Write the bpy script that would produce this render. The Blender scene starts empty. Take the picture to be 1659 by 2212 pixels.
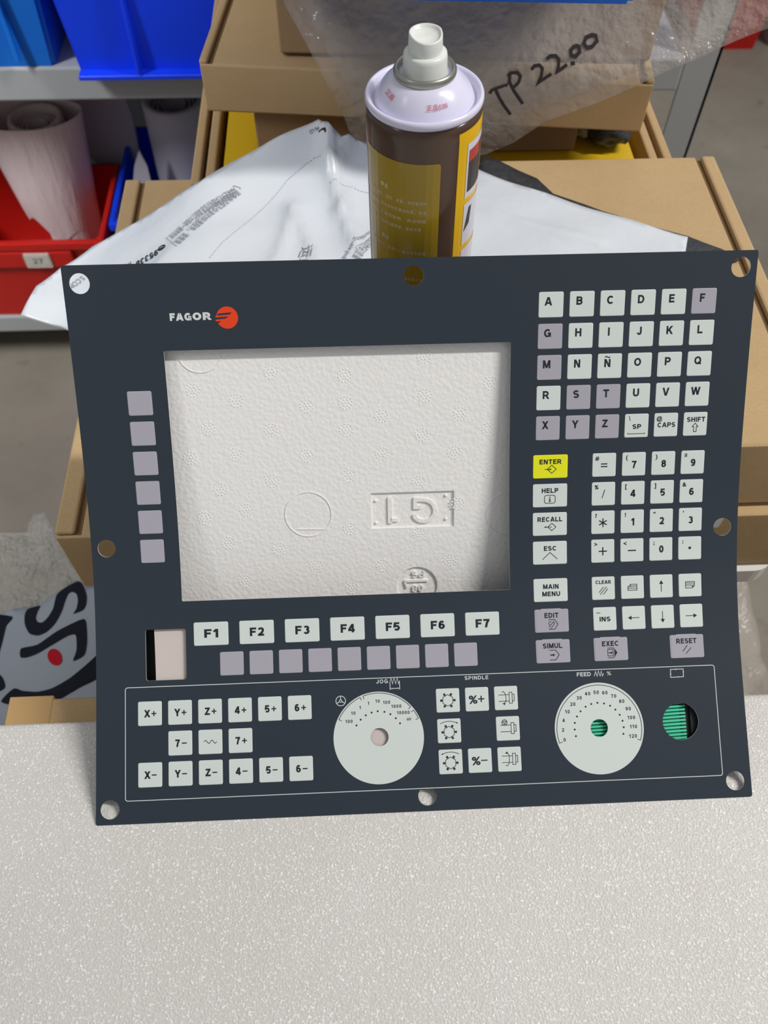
import bpy, bmesh, math, random
import numpy as np
from mathutils import Vector, Matrix
from mathutils.geometry import tessellate_polygon, delaunay_2d_cdt
from math import sin, cos, pi, radians
random.seed(7)
SC = bpy.context.scene
COL = SC.collection

# ------------------------------------------------------------------ camera
FPX = 1800.0
MW = np.array([[0.9989276647652415, 0.03249597684754676, 0.03297775091459383],
               [-0.04527461682320344, 0.8345785364391685, 0.5490253870146331],
               [0.009681406828214254, 0.5499297027837097, -0.8351548313684399]])
CP = np.array([-0.03963859779896371, -0.13133336334853024, 1.1491568423143397])
cam = bpy.data.cameras.new('camera'); camo = bpy.data.objects.new('camera', cam); COL.objects.link(camo)
cam.sensor_fit = 'VERTICAL'; cam.sensor_height = 36.0; cam.sensor_width = 27.0
cam.lens = FPX / 2212 * 36.0
cam.clip_start = 0.01; cam.clip_end = 60
mm = Matrix.Identity(4)
for i in range(3):
    mm[i][0] = MW[i][0]; mm[i][1] = MW[i][1]; mm[i][2] = -MW[i][2]; mm[i][3] = CP[i]
camo.matrix_world = mm
cam.dof.use_dof = True; cam.dof.focus_distance = 0.53; cam.dof.aperture_fstop = 10.0
SC.camera = camo

# ------------------------------------------------------------------ world, lamps, exposure
SC.view_settings.view_transform = 'Standard'; SC.view_settings.look = 'None'
SC.view_settings.gamma = 1.0; SC.view_settings.exposure = 0.0
SC.view_settings.use_curve_mapping = False
w = bpy.data.worlds.new('hall'); SC.world = w; w.use_nodes = True
bg = w.node_tree.nodes['Background']; bg.inputs[0].default_value = (0.95, 0.97, 1.0, 1); bg.inputs[1].default_value = 0.335
def area(name, loc, target, sx, sy, power, col, spread=180):
    l = bpy.data.lights.new(name, 'AREA'); l.shape = 'RECTANGLE'; l.size = sx; l.size_y = sy
    l.energy = power; l.color = col; l.spread = radians(spread)
    o = bpy.data.objects.new(name, l); COL.objects.link(o); o.location = loc
    d = Vector(target) - Vector(loc); o.rotation_euler = d.to_track_quat('-Z', 'Y').to_euler()
    return o
area('ceiling_tube_right', (2.0, 0.10, 3.3), (0.0, 0.2, 0.6), 0.13, 1.3, 40, (1.0, 0.972, 0.935), 125)
area('rack_fill_lamp', (-1.7, -0.3, 2.5), (-.75, 1.1, 0.25), 0.25, 0.8, 6.5, (0.97, 0.98, 1.0), 54)  # added unseen lamp, narrow beam that brightens only the rack front
area('ceiling_tube_back', (0.6, 2.6, 3.2), (0.2, 1.2, 0.0), 0.3, 1.5, 4, (0.95, 0.98, 1.0))

# ------------------------------------------------------------------ helpers
def ray(px, py):
    return MW @ np.array([(px - 829.5) / FPX, -(py - 1106) / FPX, 1.0])
def atz(px, py, z):
    r = ray(px, py); return Vector(CP + r * (z - CP[2]) / r[2])
def aty(px, py, y):
    r = ray(px, py); return Vector(CP + r * (y - CP[1]) / r[1])
def onf(px, py, zf, z0=0.7):
    p = atz(px, py, z0)
    for _ in range(12): p = atz(px, py, zf(p.x, p.y))
    return p

ORG = {}
def setp(o, label=None, cat=None, group=None, kind=None):
    if label: o['label'] = label
    if cat: o['category'] = cat
    if group: o['group'] = group
    if kind: o['kind'] = kind
    return o
def empty(name, label, cat, loc=(0, 0, 0), rotz=0.0, group=None, rot=None):
    o = bpy.data.objects.new(name, None); COL.objects.link(o)
    o.empty_display_size = 0.02
    o.location = loc; o.rotation_euler = rot if rot else (0, 0, rotz)
    ORG[o.name] = Vector(loc)
    return setp(o, label, cat, group)
def obj(name, bm, mats, parent=None, world=False, smooth=False, label=None, cat=None, group=None, kind=None):
    """link a bmesh as one object; world=True: coordinates are world coordinates"""
    me = bpy.data.meshes.new(name)
    if parent is not None and world:
        bmesh.ops.translate(bm, verts=bm.verts, vec=-ORG[parent.name])
    bm.normal_update(); bm.to_mesh(me); bm.free()
    if not isinstance(mats, (list, tuple)): mats = [mats]
    for m in mats: me.materials.append(m)
    if smooth:
        for p in me.polygons: p.use_smooth = True
    o = bpy.data.objects.new(name, me); COL.objects.link(o)
    if parent is not None:
        o.parent = parent; ORG[o.name] = ORG[parent.name]
    else: ORG[o.name] = Vector((0, 0, 0))
    return setp(o, label, cat, group, kind)
def origin_to(o, loc):
    loc = Vector(loc); o.data.transform(Matrix.Translation(-loc)); o.location = loc; ORG[o.name] = loc
    return o

def bx(bm, x0, x1, y0, y1, z0, z1, bev=0.0, seg=1, mi=0):
    vs = [bm.verts.new((x, y, z)) for z in (z0, z1) for y in (y0, y1) for x in (x0, x1)]
    fs = [(0, 2, 3, 1), (4, 5, 7, 6), (0, 1, 5, 4), (2, 6, 7, 3), (0, 4, 6, 2), (1, 3, 7, 5)]
    F = [bm.faces.new([vs[i] for i in f]) for f in fs]
    for f in F: f.material_index = mi
    if bev > 0:
        es = list({e for f in F for e in f.edges})
        bmesh.ops.bevel(bm, geom=es, offset=bev, segments=seg, profile=0.5, affect='EDGES')
    return bm
def lathe(bm, prof, seg=64, cap0=True, cap1=True, cx=0, cy=0, mi=0, zf=None):
    rings = []
    for r, z in prof:
        rings.append([bm.verts.new((cx + r * cos(2 * pi * k / seg), cy + r * sin(2 * pi * k / seg), z)) for k in range(seg)])
    for a, b in zip(rings, rings[1:]):
        for k in range(seg):
            f = bm.faces.new((a[k], a[(k + 1) % seg], b[(k + 1) % seg], b[k])); f.material_index = mi; f.smooth = True
    if cap0: bm.faces.new(rings[0][::-1]).material_index = mi
    if cap1: bm.faces.new(rings[-1]).material_index = mi
    return rings
def tube(bm, pts, r, seg=8, mi=0):
    pts = [Vector(p) for p in pts]; rings = []
    for i, p in enumerate(pts):
        d = (pts[min(i + 1, len(pts) - 1)] - pts[max(i - 1, 0)]).normalized()
        a = d.orthogonal().normalized(); b = d.cross(a)
        if rings:
            a = (pa - d * pa.dot(d)).normalized(); b = d.cross(a)
        pa = a
        rings.append([bm.verts.new(p + (a * cos(2 * pi * k / seg) + b * sin(2 * pi * k / seg)) * r) for k in range(seg)])
    for A, B in zip(rings, rings[1:]):
        for k in range(seg):
            f = bm.faces.new((A[k], A[(k + 1) % seg], B[(k + 1) % seg], B[k])); f.smooth = True; f.material_index = mi
    bm.faces.new(rings[0][::-1]); bm.faces.new(rings[-1])

def rrect(x0, y0, x1, y1, r, n=4):
    P = []
    for cx, cy, a in ((x1 - r, y1 - r, 0), (x0 + r, y1 - r, 90), (x0 + r, y0 + r, 180), (x1 - r, y0 + r, 270)):
        for k in range(n + 1):
            t = radians(a + 90 * k / n); P.append((cx + r * cos(t), cy + r * sin(t)))
    return P
def circ(cx, cy, r, n=40, a0=0.0):
    return [(cx + r * cos(a0 + 2 * pi * k / n), cy + r * sin(a0 + 2 * pi * k / n)) for k in range(n)]
def stroke(pts, wd, closed=False, fine=True):
    """list of polygons for a polyline of width wd with mitred joints"""
    if fine and 0.2 < wd < 0.36: wd *= 1.35   # fine printed lines, in millimetres
    P = [Vector(p) for p in pts]; n = len(P); L = []; R = []
    for i in range(n):
        if closed: a, b = P[i - 1], P[(i + 1) % n]
        else: a, b = P[max(i - 1, 0)], P[min(i + 1, n - 1)]
        d1 = (P[i] - a); d2 = (b - P[i])
        if d1.length < 1e-9: d1 = d2
        if d2.length < 1e-9: d2 = d1
        d1 = d1.normalized(); d2 = d2.normalized()
        t = d1 + d2
        if t.length < 1e-3: t = d1
        t.normalize(); nn = Vector((-t.y, t.x)); m = max(0.4, abs(nn.dot(Vector((-d1.y, d1.x)))))
        L.append(P[i] + nn * wd / 2 / m); R.append(P[i] - nn * wd / 2 / m)
    out = []
    rng = range(n) if closed else range(n - 1)
    for i in rng:
        j = (i + 1) % n
        out.append([tuple(R[i]), tuple(R[j]), tuple(L[j]), tuple(L[i])])
    return out
def arcpts(cx, cy, r, a0, a1, n=16):
    return [(cx + r * cos(radians(a0 + (a1 - a0) * k / n)), cy + r * sin(radians(a0 + (a1 - a0) * k / n))) for k in range(n + 1)]

# flat text from Blender's own built-in font -> list of triangles (2D)
_tc = {}
def _raw(s, off, sp):
    key = (s, off, sp)
    if key in _tc: return _tc[key]
    cu = bpy.data.curves.new('t', 'FONT'); cu.body = s; cu.size = 1.0; cu.offset = off
    cu.resolution_u = 3; cu.space_character = sp; cu.fill_mode = 'BOTH'
    o = bpy.data.objects.new('t', cu); COL.objects.link(o)
    me = o.to_mesh()
    me.calc_loop_triangles()
    V = [(v.co.x, v.co.y) for v in me.vertices]; T = [tuple(t.vertices) for t in me.loop_triangles]
    o.to_mesh_clear(); bpy.data.objects.remove(o); bpy.data.curves.remove(cu)
    _tc[key] = (V, T); return V, T
def text(s, cx, cy, h, wd=None, off=0.028, sp=1.05, rot=0.0, ref='H', anchor='c'):
    """triangles of text with cap height h centred on cx,cy (y up)"""
    V, T = _raw(s, off, sp)
    if not V: return []
    RV, _ = _raw(ref, off, 1.0)
    cap0 = min(v[1] for v in RV); cap1 = max(v[1] for v in RV)
    x0 = min(v[0] for v in V); x1 = max(v[0] for v in V)
    sy = h / (cap1 - cap0); sx = wd / (x1 - x0) if wd else sy
    ax = (x0 + x1) / 2 if anchor == 'c' else x0
    c, q = cos(rot), sin(rot); out = []
    pts = []
    for x, y in V:
        X = (x - ax) * sx; Y = (y - (cap0 + cap1) / 2) * sy
        pts.append((cx + X * c - Y * q, cy + X * q + Y * c))
    for t in T: out.append([pts[i] for i in t])
    return out

# a plain bold grotesque for the key legends, drawn stroke by stroke in units of cap height
def _ell(cx, cy, rx, ry, a0, a1, n=14): return [(cx + rx * cos(radians(a0 + (a1 - a0) * k / n)), cy + ry * sin(radians(a0 + (a1 - a0) * k / n))) for k in range(n + 1)]
def glyph(ch, t):
    h = t / 2; T = 1 - h; B = h
    def stem(x): return ([(x, 0), (x, 1)], False)
    def ln(x0, y0, x1, y1, e0=.08, e1=.08):
        d = Vector((x1 - x0, y1 - y0)); d.normalize()
        return ([(x0 - d.x * e0, y0 - d.y * e0), (x1 + d.x * e1, y1 + d.y * e1)], False)
    def ln0(x0, y0, x1, y1): return ([(x0, y0), (x1, y1)], False)
    if ch == 'A': w = .88; return [ln(h * .8, 0, w / 2 - .02, 1), ln(w - h * .8, 0, w / 2 + .02, 1), ln0(.2, .30, w - .2, .30)], w
    if ch == 'B': w = .76; return [stem(h), ([(h, T)] + _ell(.42, (T + .52) / 2, .66 - .42 + .02 - h + .06, (T - .52) / 2, 90, -90, 10) + [(h, .52)], False), ([(h, .52)] + _ell(.42, (B + .52) / 2, w - h - .42, (.52 - B) / 2, 90, -90, 10) + [(h, B)], False)], w
    if ch == 'C': w = .82; return [(_ell(.43, .5, .43 - h, .5 - h, 42, 318, 22), False)], w
    if ch == 'D': w = .80; return [([(h, B), (h, T), (.36, T)] + _ell(.36, .5, w - h - .36, .5 - h, 90, -90, 14), True)], w
    if ch == 'E': w = .68; return [stem(h), ln0(h, T, w, T), ln0(h, .52, w - .05, .52), ln0(h, B, w, B)], w
    if ch == 'F': w = .64; return [stem(h), ln0(h, T, w, T), ln0(h, .50, w - .07, .50)], w
    if ch == 'G': w = .86; return [(_ell(.43, .5, .43 - h, .5 - h, 42, 322, 22) + [(w - h, .2), (w - h, .46)], False), ln0(.46, .46, w, .46)], w
    if ch == 'H': w = .78; return [stem(h), stem(w - h), ln0(h, .52, w - h, .52)], w
    if ch == 'I': w = t; return [stem(h)], w
    if ch == 'J': w = .60; return [([(w - h, 1), (w - h, .3)] + _ell(w / 2, .3, w / 2 - h, .3 - h, 0, -175, 10), False)], w
    if ch == 'K': w = .82; return [stem(h), ln(h, .30, w - .14, 1), ln(.36, .56, w - .12, 0, 0)], w
    if ch == 'L': w = .66; return [stem(h), ln0(h, B, w, B)], w
    if ch == 'M': w = .94; return [stem(h), stem(w - h), ln(h + .03, 1, w / 2, .06, .05, 0), ln(w - h - .03, 1, w / 2, .06, .05, 0)], w
    if ch == 'N': w = .78; return [stem(h), stem(w - h), ln(h + .02, 1, w - h - .02, 0, 0, 0)], w
    if ch == 'O': w = .88; return [(_ell(w / 2, .5, w / 2 - h, .5 - h, 0, 345, 23), True)], w
    if ch == 'Q': w = .88; return [(_ell(w / 2, .5, w / 2 - h, .5 - h, 0, 345, 23), True), ([(.50, .30), (.86, .02)], False)], w
    if ch in 'PR':
        w = .74 if ch == 'P' else .80
        g = [stem(h), ([(h, T)] + _ell(.42, (T + .44) / 2, .30 - h + .03, (T - .44) / 2, 90, -90, 10) + [(h, .44)], False)]
        if ch == 'R': g.append(ln(.44, .44, .72, 0, 0))
        return g, w
    if ch == 'S': w = .74; return [(_ell(w / 2, (T + .51) / 2, w / 2 - h, (T - .51) / 2, 25, 262, 14) + _ell(w / 2, (B + .51) / 2, w / 2 - h, (.51 - B) / 2, 82, -155, 14), False)], w
    if ch == 'T': w = .74; return [stem(w / 2), ln0(0, T, w, T)], w
    if ch == 'U': w = .78; return [([(h, 1), (h, .36)] + _ell(w / 2, .36, w / 2 - h, .36 - h, 180, 360, 12) + [(w - h, 1)], False)], w
    if ch == 'V': w = .82; return [ln(h * .8, 1, w / 2 - .02, 0), ln(w - h * .8, 1, w / 2 + .02, 0)], w
    if ch == 'W': w = 1.16; return [ln(h * .8, 1, .32, 0), ln(w / 2, 1, .34, 0), ln(w / 2, 1, w - .34, 0), ln(w - h * .8, 1, w - .32, 0)], w
    if ch == 'X': w = .80; return [ln(.12, 1, w - .10, 0), ln(w - .12, 1, .10, 0)], w
    if ch == 'Y': w = .80; return [ln(h * .9, 1, w / 2, .42, .08, 0), ln(w - h * .9, 1, w / 2, .42, .08, 0), ln0(w / 2, .45, w / 2, 0)], w
    if ch == 'Z': w = .72; return [ln0(.04, T, w - .02, T), ln0(0, B, w, B), ln(w - .14, T, .13, B, 0, 0)], w
    if ch == '0': w = .62; return [(_ell(w / 2, .5, w / 2 - h, .5 - h, 0, 345, 23), True)], w
    if ch == '1': w = .46; return [stem(.32), ([(.03, .70), (.20, .80), (.30, .97)], False)], w
    if ch == '2': w = .64; return [(_ell(w / 2, .68, w / 2 - h, .32 - h, 165, -25, 10) + [(.42, .38), (.17, .16), (h + .04, B)], False), ln0(0.02, B, w, B)], w
    if ch == '3': w = .64; return [(_ell(w / 2, (T + .53) / 2, w / 2 - h - .02, (T - .53) / 2, 155, -90, 12), False), (_ell(w / 2, (B + .53) / 2, w / 2 - h, (.53 - B) / 2, 90, -155, 12), False)], w
    if ch == '4': w = .68; return [ln0(.47, 0, .47, 1), ln(.47, 1, .08, .30, 0, 0), ln0(.0, .27, w, .27)], w
    if ch == '5': w = .64; return [([(w - .05, T), (.15, T), (.10, .50)] + _ell(w / 2, .34, w / 2 - h, .34 - h, 125, -150, 14), False)], w
    if ch in '69':
        w = .64; g = [(_ell(w / 2, .335, w / 2 - h, .335 - h, 0, 345, 20), True), (_ell(w / 2 + .01, .56, w / 2 - h, .44 - h, 40, 180, 10) + [(h, .33)], False)]
        if ch == '9': g = [([(w - x, 1 - y) for x, y in p], c) for p, c in g]
        return g, w
    if ch == '7': w = .62; return [ln0(0, T, w, T), ([(w - h * .9, T), (.34, .5), (.24, -.02)], False)], w
    if ch == '8': w = .64; return [(_ell(w / 2, (T + .53) / 2, w / 2 - h - .02, (T - .53) / 2, 0, 345, 18), True), (_ell(w / 2, (B + .53) / 2, w / 2 - h, (.53 - B) / 2, 0, 345, 18), True)], w
    return [], .3
def _clip(p, y0, y1):
    for sgn, lim in ((1, y0), (-1, -y1)):
        out = []
        for i in range(len(p)):
            a, b = p[i - 1], p[i]; ia, ib = sgn * a[1] >= lim - 1e-9, sgn * b[1] >= lim - 1e-9
            if ia != ib:
                t_ = (lim / sgn - a[1]) / (b[1] - a[1]); out.append((a[0] + (b[0] - a[0]) * t_, lim / sgn))
            if ib: out.append(b)
        p = out
    return p
GSET = set('ABCDEFGHIJKLMNOPQRSTUVWXYZ0123456789 ')
def gtext(s, cx, cy, h, wd=None, t=.18, rot=0.0, gap=.14):
    out = []; x = 0.0
    for ch in s:
        g, w_ = glyph(ch, t)
        for pts, cl_ in g:
            for q in stroke(pts, t, cl_, False):
                q = _clip(q, 0, 1)
                if len(q) > 2: out.append([(a + x, b) for a, b in q])
        x += w_ + gap
    tot = x - gap; sx = wd / tot if wd else h
    c, q_ = cos(rot), sin(rot)
    return [[(cx + (a - tot / 2) * sx * c - (b - .5) * h * q_, cy + (a - tot / 2) * sx * q_ + (b - .5) * h * c) for a, b in p] for p in out]
_otext = text
def text(s, cx, cy, h, wd=None, off=0.028, sp=1.05, rot=0.0, ref='H', anchor='c'):
    if s and all(ch in GSET for ch in s):
        t = .17 + min(off, .06) * 1.8
        return gtext(s, cx, cy, h, wd, t, rot, .14 if sp < 1.09 else .24)
    return _otext(s, cx, cy, h, wd, off, sp, rot, ref, anchor)

def polys_bm(polys, z=0.0):
    bm = bmesh.new()
    for p in polys:
        try:
            f = bm.faces.new([bm.verts.new((a, b, z)) for a, b in p])
        except ValueError: pass
    bm.normal_update()
    for f in bm.faces:
        if f.normal.z < 0: f.normal_flip()
    return bm
def tess(outer, holes=()):
    loops = [[Vector((x, y, 0)) for x, y in outer]] + [[Vector((x, y, 0)) for x, y in h] for h in holes]
    flat = [v for l in loops for v in l]
    return [[(flat[i].x, flat[i].y) for i in t] for t in tessellate_polygon(loops)], loops
def slab_bm(outer, holes, h0, h1, side_mi=0):
    """flat plate with holes: top at h1, bottom at h0"""
    loops = [list(outer)] + [list(h) for h in holes]
    V = [Vector((x, y, 0)) for l in loops for x, y in l]
    T = tessellate_polygon([[Vector((x, y, 0)) for x, y in l] for l in loops])
    bm = bmesh.new()
    top = [bm.verts.new((v.x, v.y, h1)) for v in V]; bot = [bm.verts.new((v.x, v.y, h0)) for v in V]
    for t in T:
        a, b, c = (V[i] for i in t)
        if (b - a).cross(c - a).z < 0: t = t[::-1]
        try:
            bm.faces.new([top[i] for i in t]); bm.faces.new([bot[i] for i in t[::-1]])
        except ValueError: pass
    k = 0
    for l in loops:
        n = len(l)
        for i in range(n):
            a, b = k + i, k + (i + 1) % n
            try:
                f = bm.faces.new((top[a], bot[a], bot[b], top[b])); f.material_index = side_mi
            except ValueError: pass
        k += n
    bmesh.ops.recalc_face_normals(bm, faces=bm.faces)
    return bm

# ------------------------------------------------------------------ materials
MAT = {}
def mat(name, col=(0.8, 0.8, 0.8), rough=0.5, metal=0.0, spec=0.5, **kw):
    m = bpy.data.materials.new(name); m.use_nodes = True; nt = m.node_tree
    b = nt.nodes['Principled BSDF']
    b.inputs['Base Color'].default_value = (*col, 1); b.inputs['Roughness'].default_value = rough
    b.inputs['Metallic'].default_value = metal; b.inputs['Specular IOR Level'].default_value = spec
    for k, v in kw.items(): b.inputs[k].default_value = v
    MAT[name] = m; return m
def nd(m, t, **kw):
    n = m.node_tree.nodes.new(t)
    for k, v in kw.items(): setattr(n, k, v)
    return n
def lk(m, a, b): m.node_tree.links.new(a, b)
def texco(m, scale=(1, 1, 1), kind='Object'):
    tc = nd(m, 'ShaderNodeTexCoord'); mp = nd(m, 'ShaderNodeMapping'); mp.inputs['Scale'].default_value = scale
    lk(m, tc.outputs[kind], mp.inputs['Vector']); return mp.outputs[0]
def noise(m, vec, scale, detail=4, rough=0.6):
    n = nd(m, 'ShaderNodeTexNoise'); n.inputs['Scale'].default_value = scale
    n.inputs['Detail'].default_value = detail; n.inputs['Roughness'].default_value = rough
    lk(m, vec, n.inputs['Vector']); return n.outputs['Fac']
def ramp(m, fac, stops):
    r = nd(m, 'ShaderNodeValToRGB'); e = r.color_ramp.elements
    while len(e) < len(stops): e.new(0.5)
    for el, (p, c) in zip(e, stops):
        el.position = p; el.color = (*c, 1)
    lk(m, fac, r.inputs[0]); return r.outputs[0]
def bump(m, h, strength, dist, prev=None):
    b = nd(m, 'ShaderNodeBump'); b.inputs['Strength'].default_value = strength; b.inputs['Distance'].default_value = dist
    lk(m, h, b.inputs['Height'])
    if prev is not None: lk(m, prev, b.inputs['Normal'])
    return b.outputs[0]
def P(m): return m.node_tree.nodes['Principled BSDF']
def kraft(name, a, b):
    m = mat(name, a, 0.8, spec=0.25); v = texco(m)
    c = ramp(m, noise(m, v, 14, 5), [(0.3, a), (0.7, b)])
    c2 = nd(m, 'ShaderNodeMix', data_type='RGBA', blend_type='MULTIPLY'); c2.inputs[0].default_value = 0.5
    f = ramp(m, noise(m, texco(m, (1, 1, 1)), 900, 2, 0.8), [(0.3, (0.75, 0.75, 0.75)), (0.7, (1.1, 1.1, 1.1))])
    lk(m, c, c2.inputs[6]); lk(m, f, c2.inputs[7]); lk(m, c2.outputs[2], P(m).inputs['Base Color'])
    lk(m, bump(m, noise(m, v, 400, 3), 0.15, 0.0006), P(m).inputs['Normal']); return m
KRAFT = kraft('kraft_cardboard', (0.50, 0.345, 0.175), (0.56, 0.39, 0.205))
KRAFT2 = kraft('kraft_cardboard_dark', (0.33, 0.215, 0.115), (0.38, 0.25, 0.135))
KEDGE = mat('corrugated_edge', (0.20, 0.125, 0.06), 0.9, spec=0.1)

DARK = mat('panel_slate', (0.026, 0.036, 0.049), 0.55, spec=0.25)
v = texco(DARK); lk(DARK, bump(DARK, noise(DARK, v, 2500, 2), 0.12, 0.0002), P(DARK).inputs['Normal'])
PEDGE = mat('panel_edge_white', (0.75, 0.74, 0.70), 0.5)
KEYW = mat('key_white', (0.65, 0.70, 0.67), 0.5, spec=0.35)
KEYL = mat('key_lavender', (0.395, 0.38, 0.435), 0.5, spec=0.35)
KEYY = mat('key_yellow', (0.80, 0.80, 0.01), 0.5, spec=0.35)
INK = mat('ink_dark', (0.022, 0.026, 0.036), 0.6, spec=0.2)
LINE = mat('print_pale', (0.66, 0.70, 0.70), 0.6, spec=0.2)
RED = mat('logo_red', (0.80, 0.055, 0.01), 0.5, spec=0.3)
BLACKINK = mat('ink_black', (0.02, 0.02, 0.022), 0.6, spec=0.2)
GREYINK = mat('ink_grey', (0.22, 0.23, 0.26), 0.6, spec=0.2)
REDINK = mat('ink_red', (0.55, 0.02, 0.05), 0.5)

def foam_mat():
    m = mat('packing_foam', (0.74, 0.715, 0.69), 0.42, spec=0.35)
    v = texco(m)
    vo = nd(m, 'ShaderNodeTexVoronoi'); vo.inputs['Scale'].default_value = 620; lk(m, v, vo.inputs['Vector'])
    n1 = noise(m, v, 800, 2, 0.6)
    sp = ramp(m, n1, [(0.58, (0.0, 0.0, 0.0)), (0.68, (.85, .85, .85))])  # the foam's sparkle, painted as white flecks into the base colour
    mix = nd(m, 'ShaderNodeMix', data_type='RGBA')
    lk(m, sp, mix.inputs[0])
    big = ramp(m, noise(m, v, 9, 3), [(0.3, (0.615, 0.59, 0.555)), (0.7, (0.65, 0.63, 0.60))])
    lk(m, big, mix.inputs[6]); mix.inputs[7].default_value = (1.0, 0.99, 0.97, 1)
    lk(m, mix.outputs[2], P(m).inputs['Base Color'])
    b1 = bump(m, vo.outputs['Distance'], 0.4, 0.0006)
    b2 = bump(m, n1, 0.6, 0.0007, b1)
    lk(m, b2, P(m).inputs['Normal'])
    return m
FOAM = foam_mat()
def eps_mat():
    m = mat('polystyrene', (0.86, 0.845, 0.82), 0.55, spec=0.25); v = texco(m)
    vo = nd(m, 'ShaderNodeTexVoronoi'); vo.feature = 'SMOOTH_F1'; vo.inputs['Scale'].default_value = 430; lk(m, v, vo.inputs['Vector'])
    inv = nd(m, 'ShaderNodeMath', operation='MULTIPLY'); inv.inputs[1].default_value = -1; lk(m, vo.outputs['Distance'], inv.inputs[0])
    b1 = bump(m, inv.outputs[0], 0.45, 0.0007)
    v2 = texco(m, (6, 60, 60))
    b2 = bump(m, noise(m, v2, 12, 3), 0.12, 0.0004, b1)
    b3 = bump(m, noise(m, v, 60, 3), 0.10, 0.0008, b2)
    lk(m, b3, P(m).inputs['Normal']); return m
EPS = eps_mat()
GREEN = mat('green_plastic', (0.07, 0.62, 0.38), 0.4)
GREEND = mat('green_plastic_dark', (0.015, 0.24, 0.15), 0.5)
BLACKP = mat('black_plastic', (0.012, 0.013, 0.014), 0.5)

def floor_mat():
    m = mat('concrete', (0.2, 0.19, 0.17), 0.6, spec=0.3); v = texco(m)
    c = ramp(m, noise(m, v, 3.0, 8, 0.65), [(0.25, (0.19, 0.168, 0.135)), (0.55, (0.26, 0.232, 0.19)), (0.8, (0.32, 0.29, 0.245))])
    s = ramp(m, noise(m, v, 22, 3, 0.5), [(0.25, (0.55, 0.55, 0.55)), (0.38, (1, 1, 1))])
    mx = nd(m, 'ShaderNodeMix', data_type='RGBA', blend_type='MULTIPLY'); mx.inputs[0].default_value = 0.5
    lk(m, c, mx.inputs[6]); lk(m, s, mx.inputs[7]); lk(m, mx.outputs[2], P(m).inputs['Base Color'])
    lk(m, bump(m, noise(m, v, 60, 4), 0.2, 0.002), P(m).inputs['Normal']); return m
FLOOR = floor_mat()
STEEL = mat('grey_painted_steel', (0.36, 0.375, 0.38), 0.45, spec=0.4)
BLUE = mat('blue_plastic', (0.006, 0.05, 0.80), 0.35, spec=0.4)
BLUE2 = mat('blue_plastic_light', (0.006, 0.16, 0.66), 0.35, spec=0.4)
REDP = mat('red_plastic', (0.50, 0.012, 0.008), 0.35, spec=0.4)
ROLL = mat('foam_roll', (0.64, 0.53, 0.53), 0.7, spec=0.2)
v = texco(ROLL, (1, 1, 0.15)); lk(ROLL, bump(ROLL, noise(ROLL, v, 60, 3), 0.5, 0.006), P(ROLL).inputs['Normal'])
ROLL2 = mat('foam_sheet', (0.42, 0.41, 0.47), 0.7, spec=0.2)
YEL = mat('yellow_card', (0.72, 0.46, 0.01), 0.5)
TAG = mat('tag_paper', (0.55, 0.50, 0.45), 0.6)

def bag_mat():
    m = mat('courier_white', (0.70, 0.735, 0.77), 0.30, spec=0.45); v = texco(m)
    b1 = bump(m, noise(m, v, 16, 4, 0.55), 0.22, 0.012)
    b2 = bump(m, noise(m, v, 120, 3), 0.12, 0.002, b1)
    lk(m, b2, P(m).inputs['Normal']); return m
BAGW = bag_mat()
BAGK = mat('courier_black', (0.045, 0.047, 0.052), 0.38, spec=0.5)
v = texco(BAGK); lk(BAGK, bump(BAGK, noise(BAGK, v, 70, 3), 0.7, 0.006), P(BAGK).inputs['Normal'])
SFW = mat('satchel_grey', (0.30, 0.33, 0.375), 0.55, spec=0.25)
SFK = mat('satchel_navy', (0.008, 0.010, 0.018), 0.6, spec=0.12)
SFR = mat('satchel_red', (0.42, 0.005, 0.015), 0.6, spec=0.12)
def film(name, alpha, col, bs=14, bd=0.02):
    m = bpy.data.materials.new(name); m.use_nodes = True; nt = m.node_tree
    p = P(m); p.inputs['Base Color'].default_value = (*col, 1); p.inputs['Roughness'].default_value = 0.15
    p.inputs['Alpha'].default_value = alpha; p.inputs['Specular IOR Level'].default_value = 1.0
    v = texco(m)
    b = bump(m, noise(m, v, bs, 4, 0.6), 0.8, bd)
    lk(m, bump(m, noise(m, v, bs * 6, 3, 0.6), 0.8, bd * .35, b), p.inputs['Normal'])
    a = ramp(m, noise(m, v, bs * 0.6, 4), [(0.35, (alpha * .65,) * 3), (0.75, (min(1, alpha * 1.5),) * 3)])
    lk(m, a, p.inputs['Alpha']); return m
FILM = film('frosted_poly', 0.27, (0.62, 0.56, 0.50), 13, .012)
FILM2 = film('clear_poly', 0.16, (0.8, 0.8, 0.78), 34, .03)

# can
CANW = mat('can_white_enamel', (0.72, 0.70, 0.86), 0.22, spec=0.6)
CANB = mat('can_brown', (0.075, 0.038, 0.022), 0.2, spec=0.6)
CANY = mat('can_ochre', (0.36, 0.235, 0.006), 0.25, spec=0.6)
CANY2 = mat('can_yellow', (0.80, 0.47, 0.0), 0.25, spec=0.6)
CANT = mat('can_pale_print', (0.66, 0.60, 0.38), 0.4)
CANL = mat('can_white_print', (0.66, 0.66, 0.78), 0.3)
TIN = mat('tin', (0.42, 0.42, 0.37), 0.30, metal=0.9)
NOZ = mat('nozzle_white', (0.74, 0.76, 0.72), 0.35, spec=0.5, **{'Subsurface Weight': 0.2, 'Subsurface Radius': (0.004, 0.004, 0.003)})

# ------------------------------------------------------------------ setting
bm = bmesh.new(); bx(bm, -3.5, 3.5, -1.5, 6.0, -0.05, 0.0)
obj('floor', bm, FLOOR, kind='structure')

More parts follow.
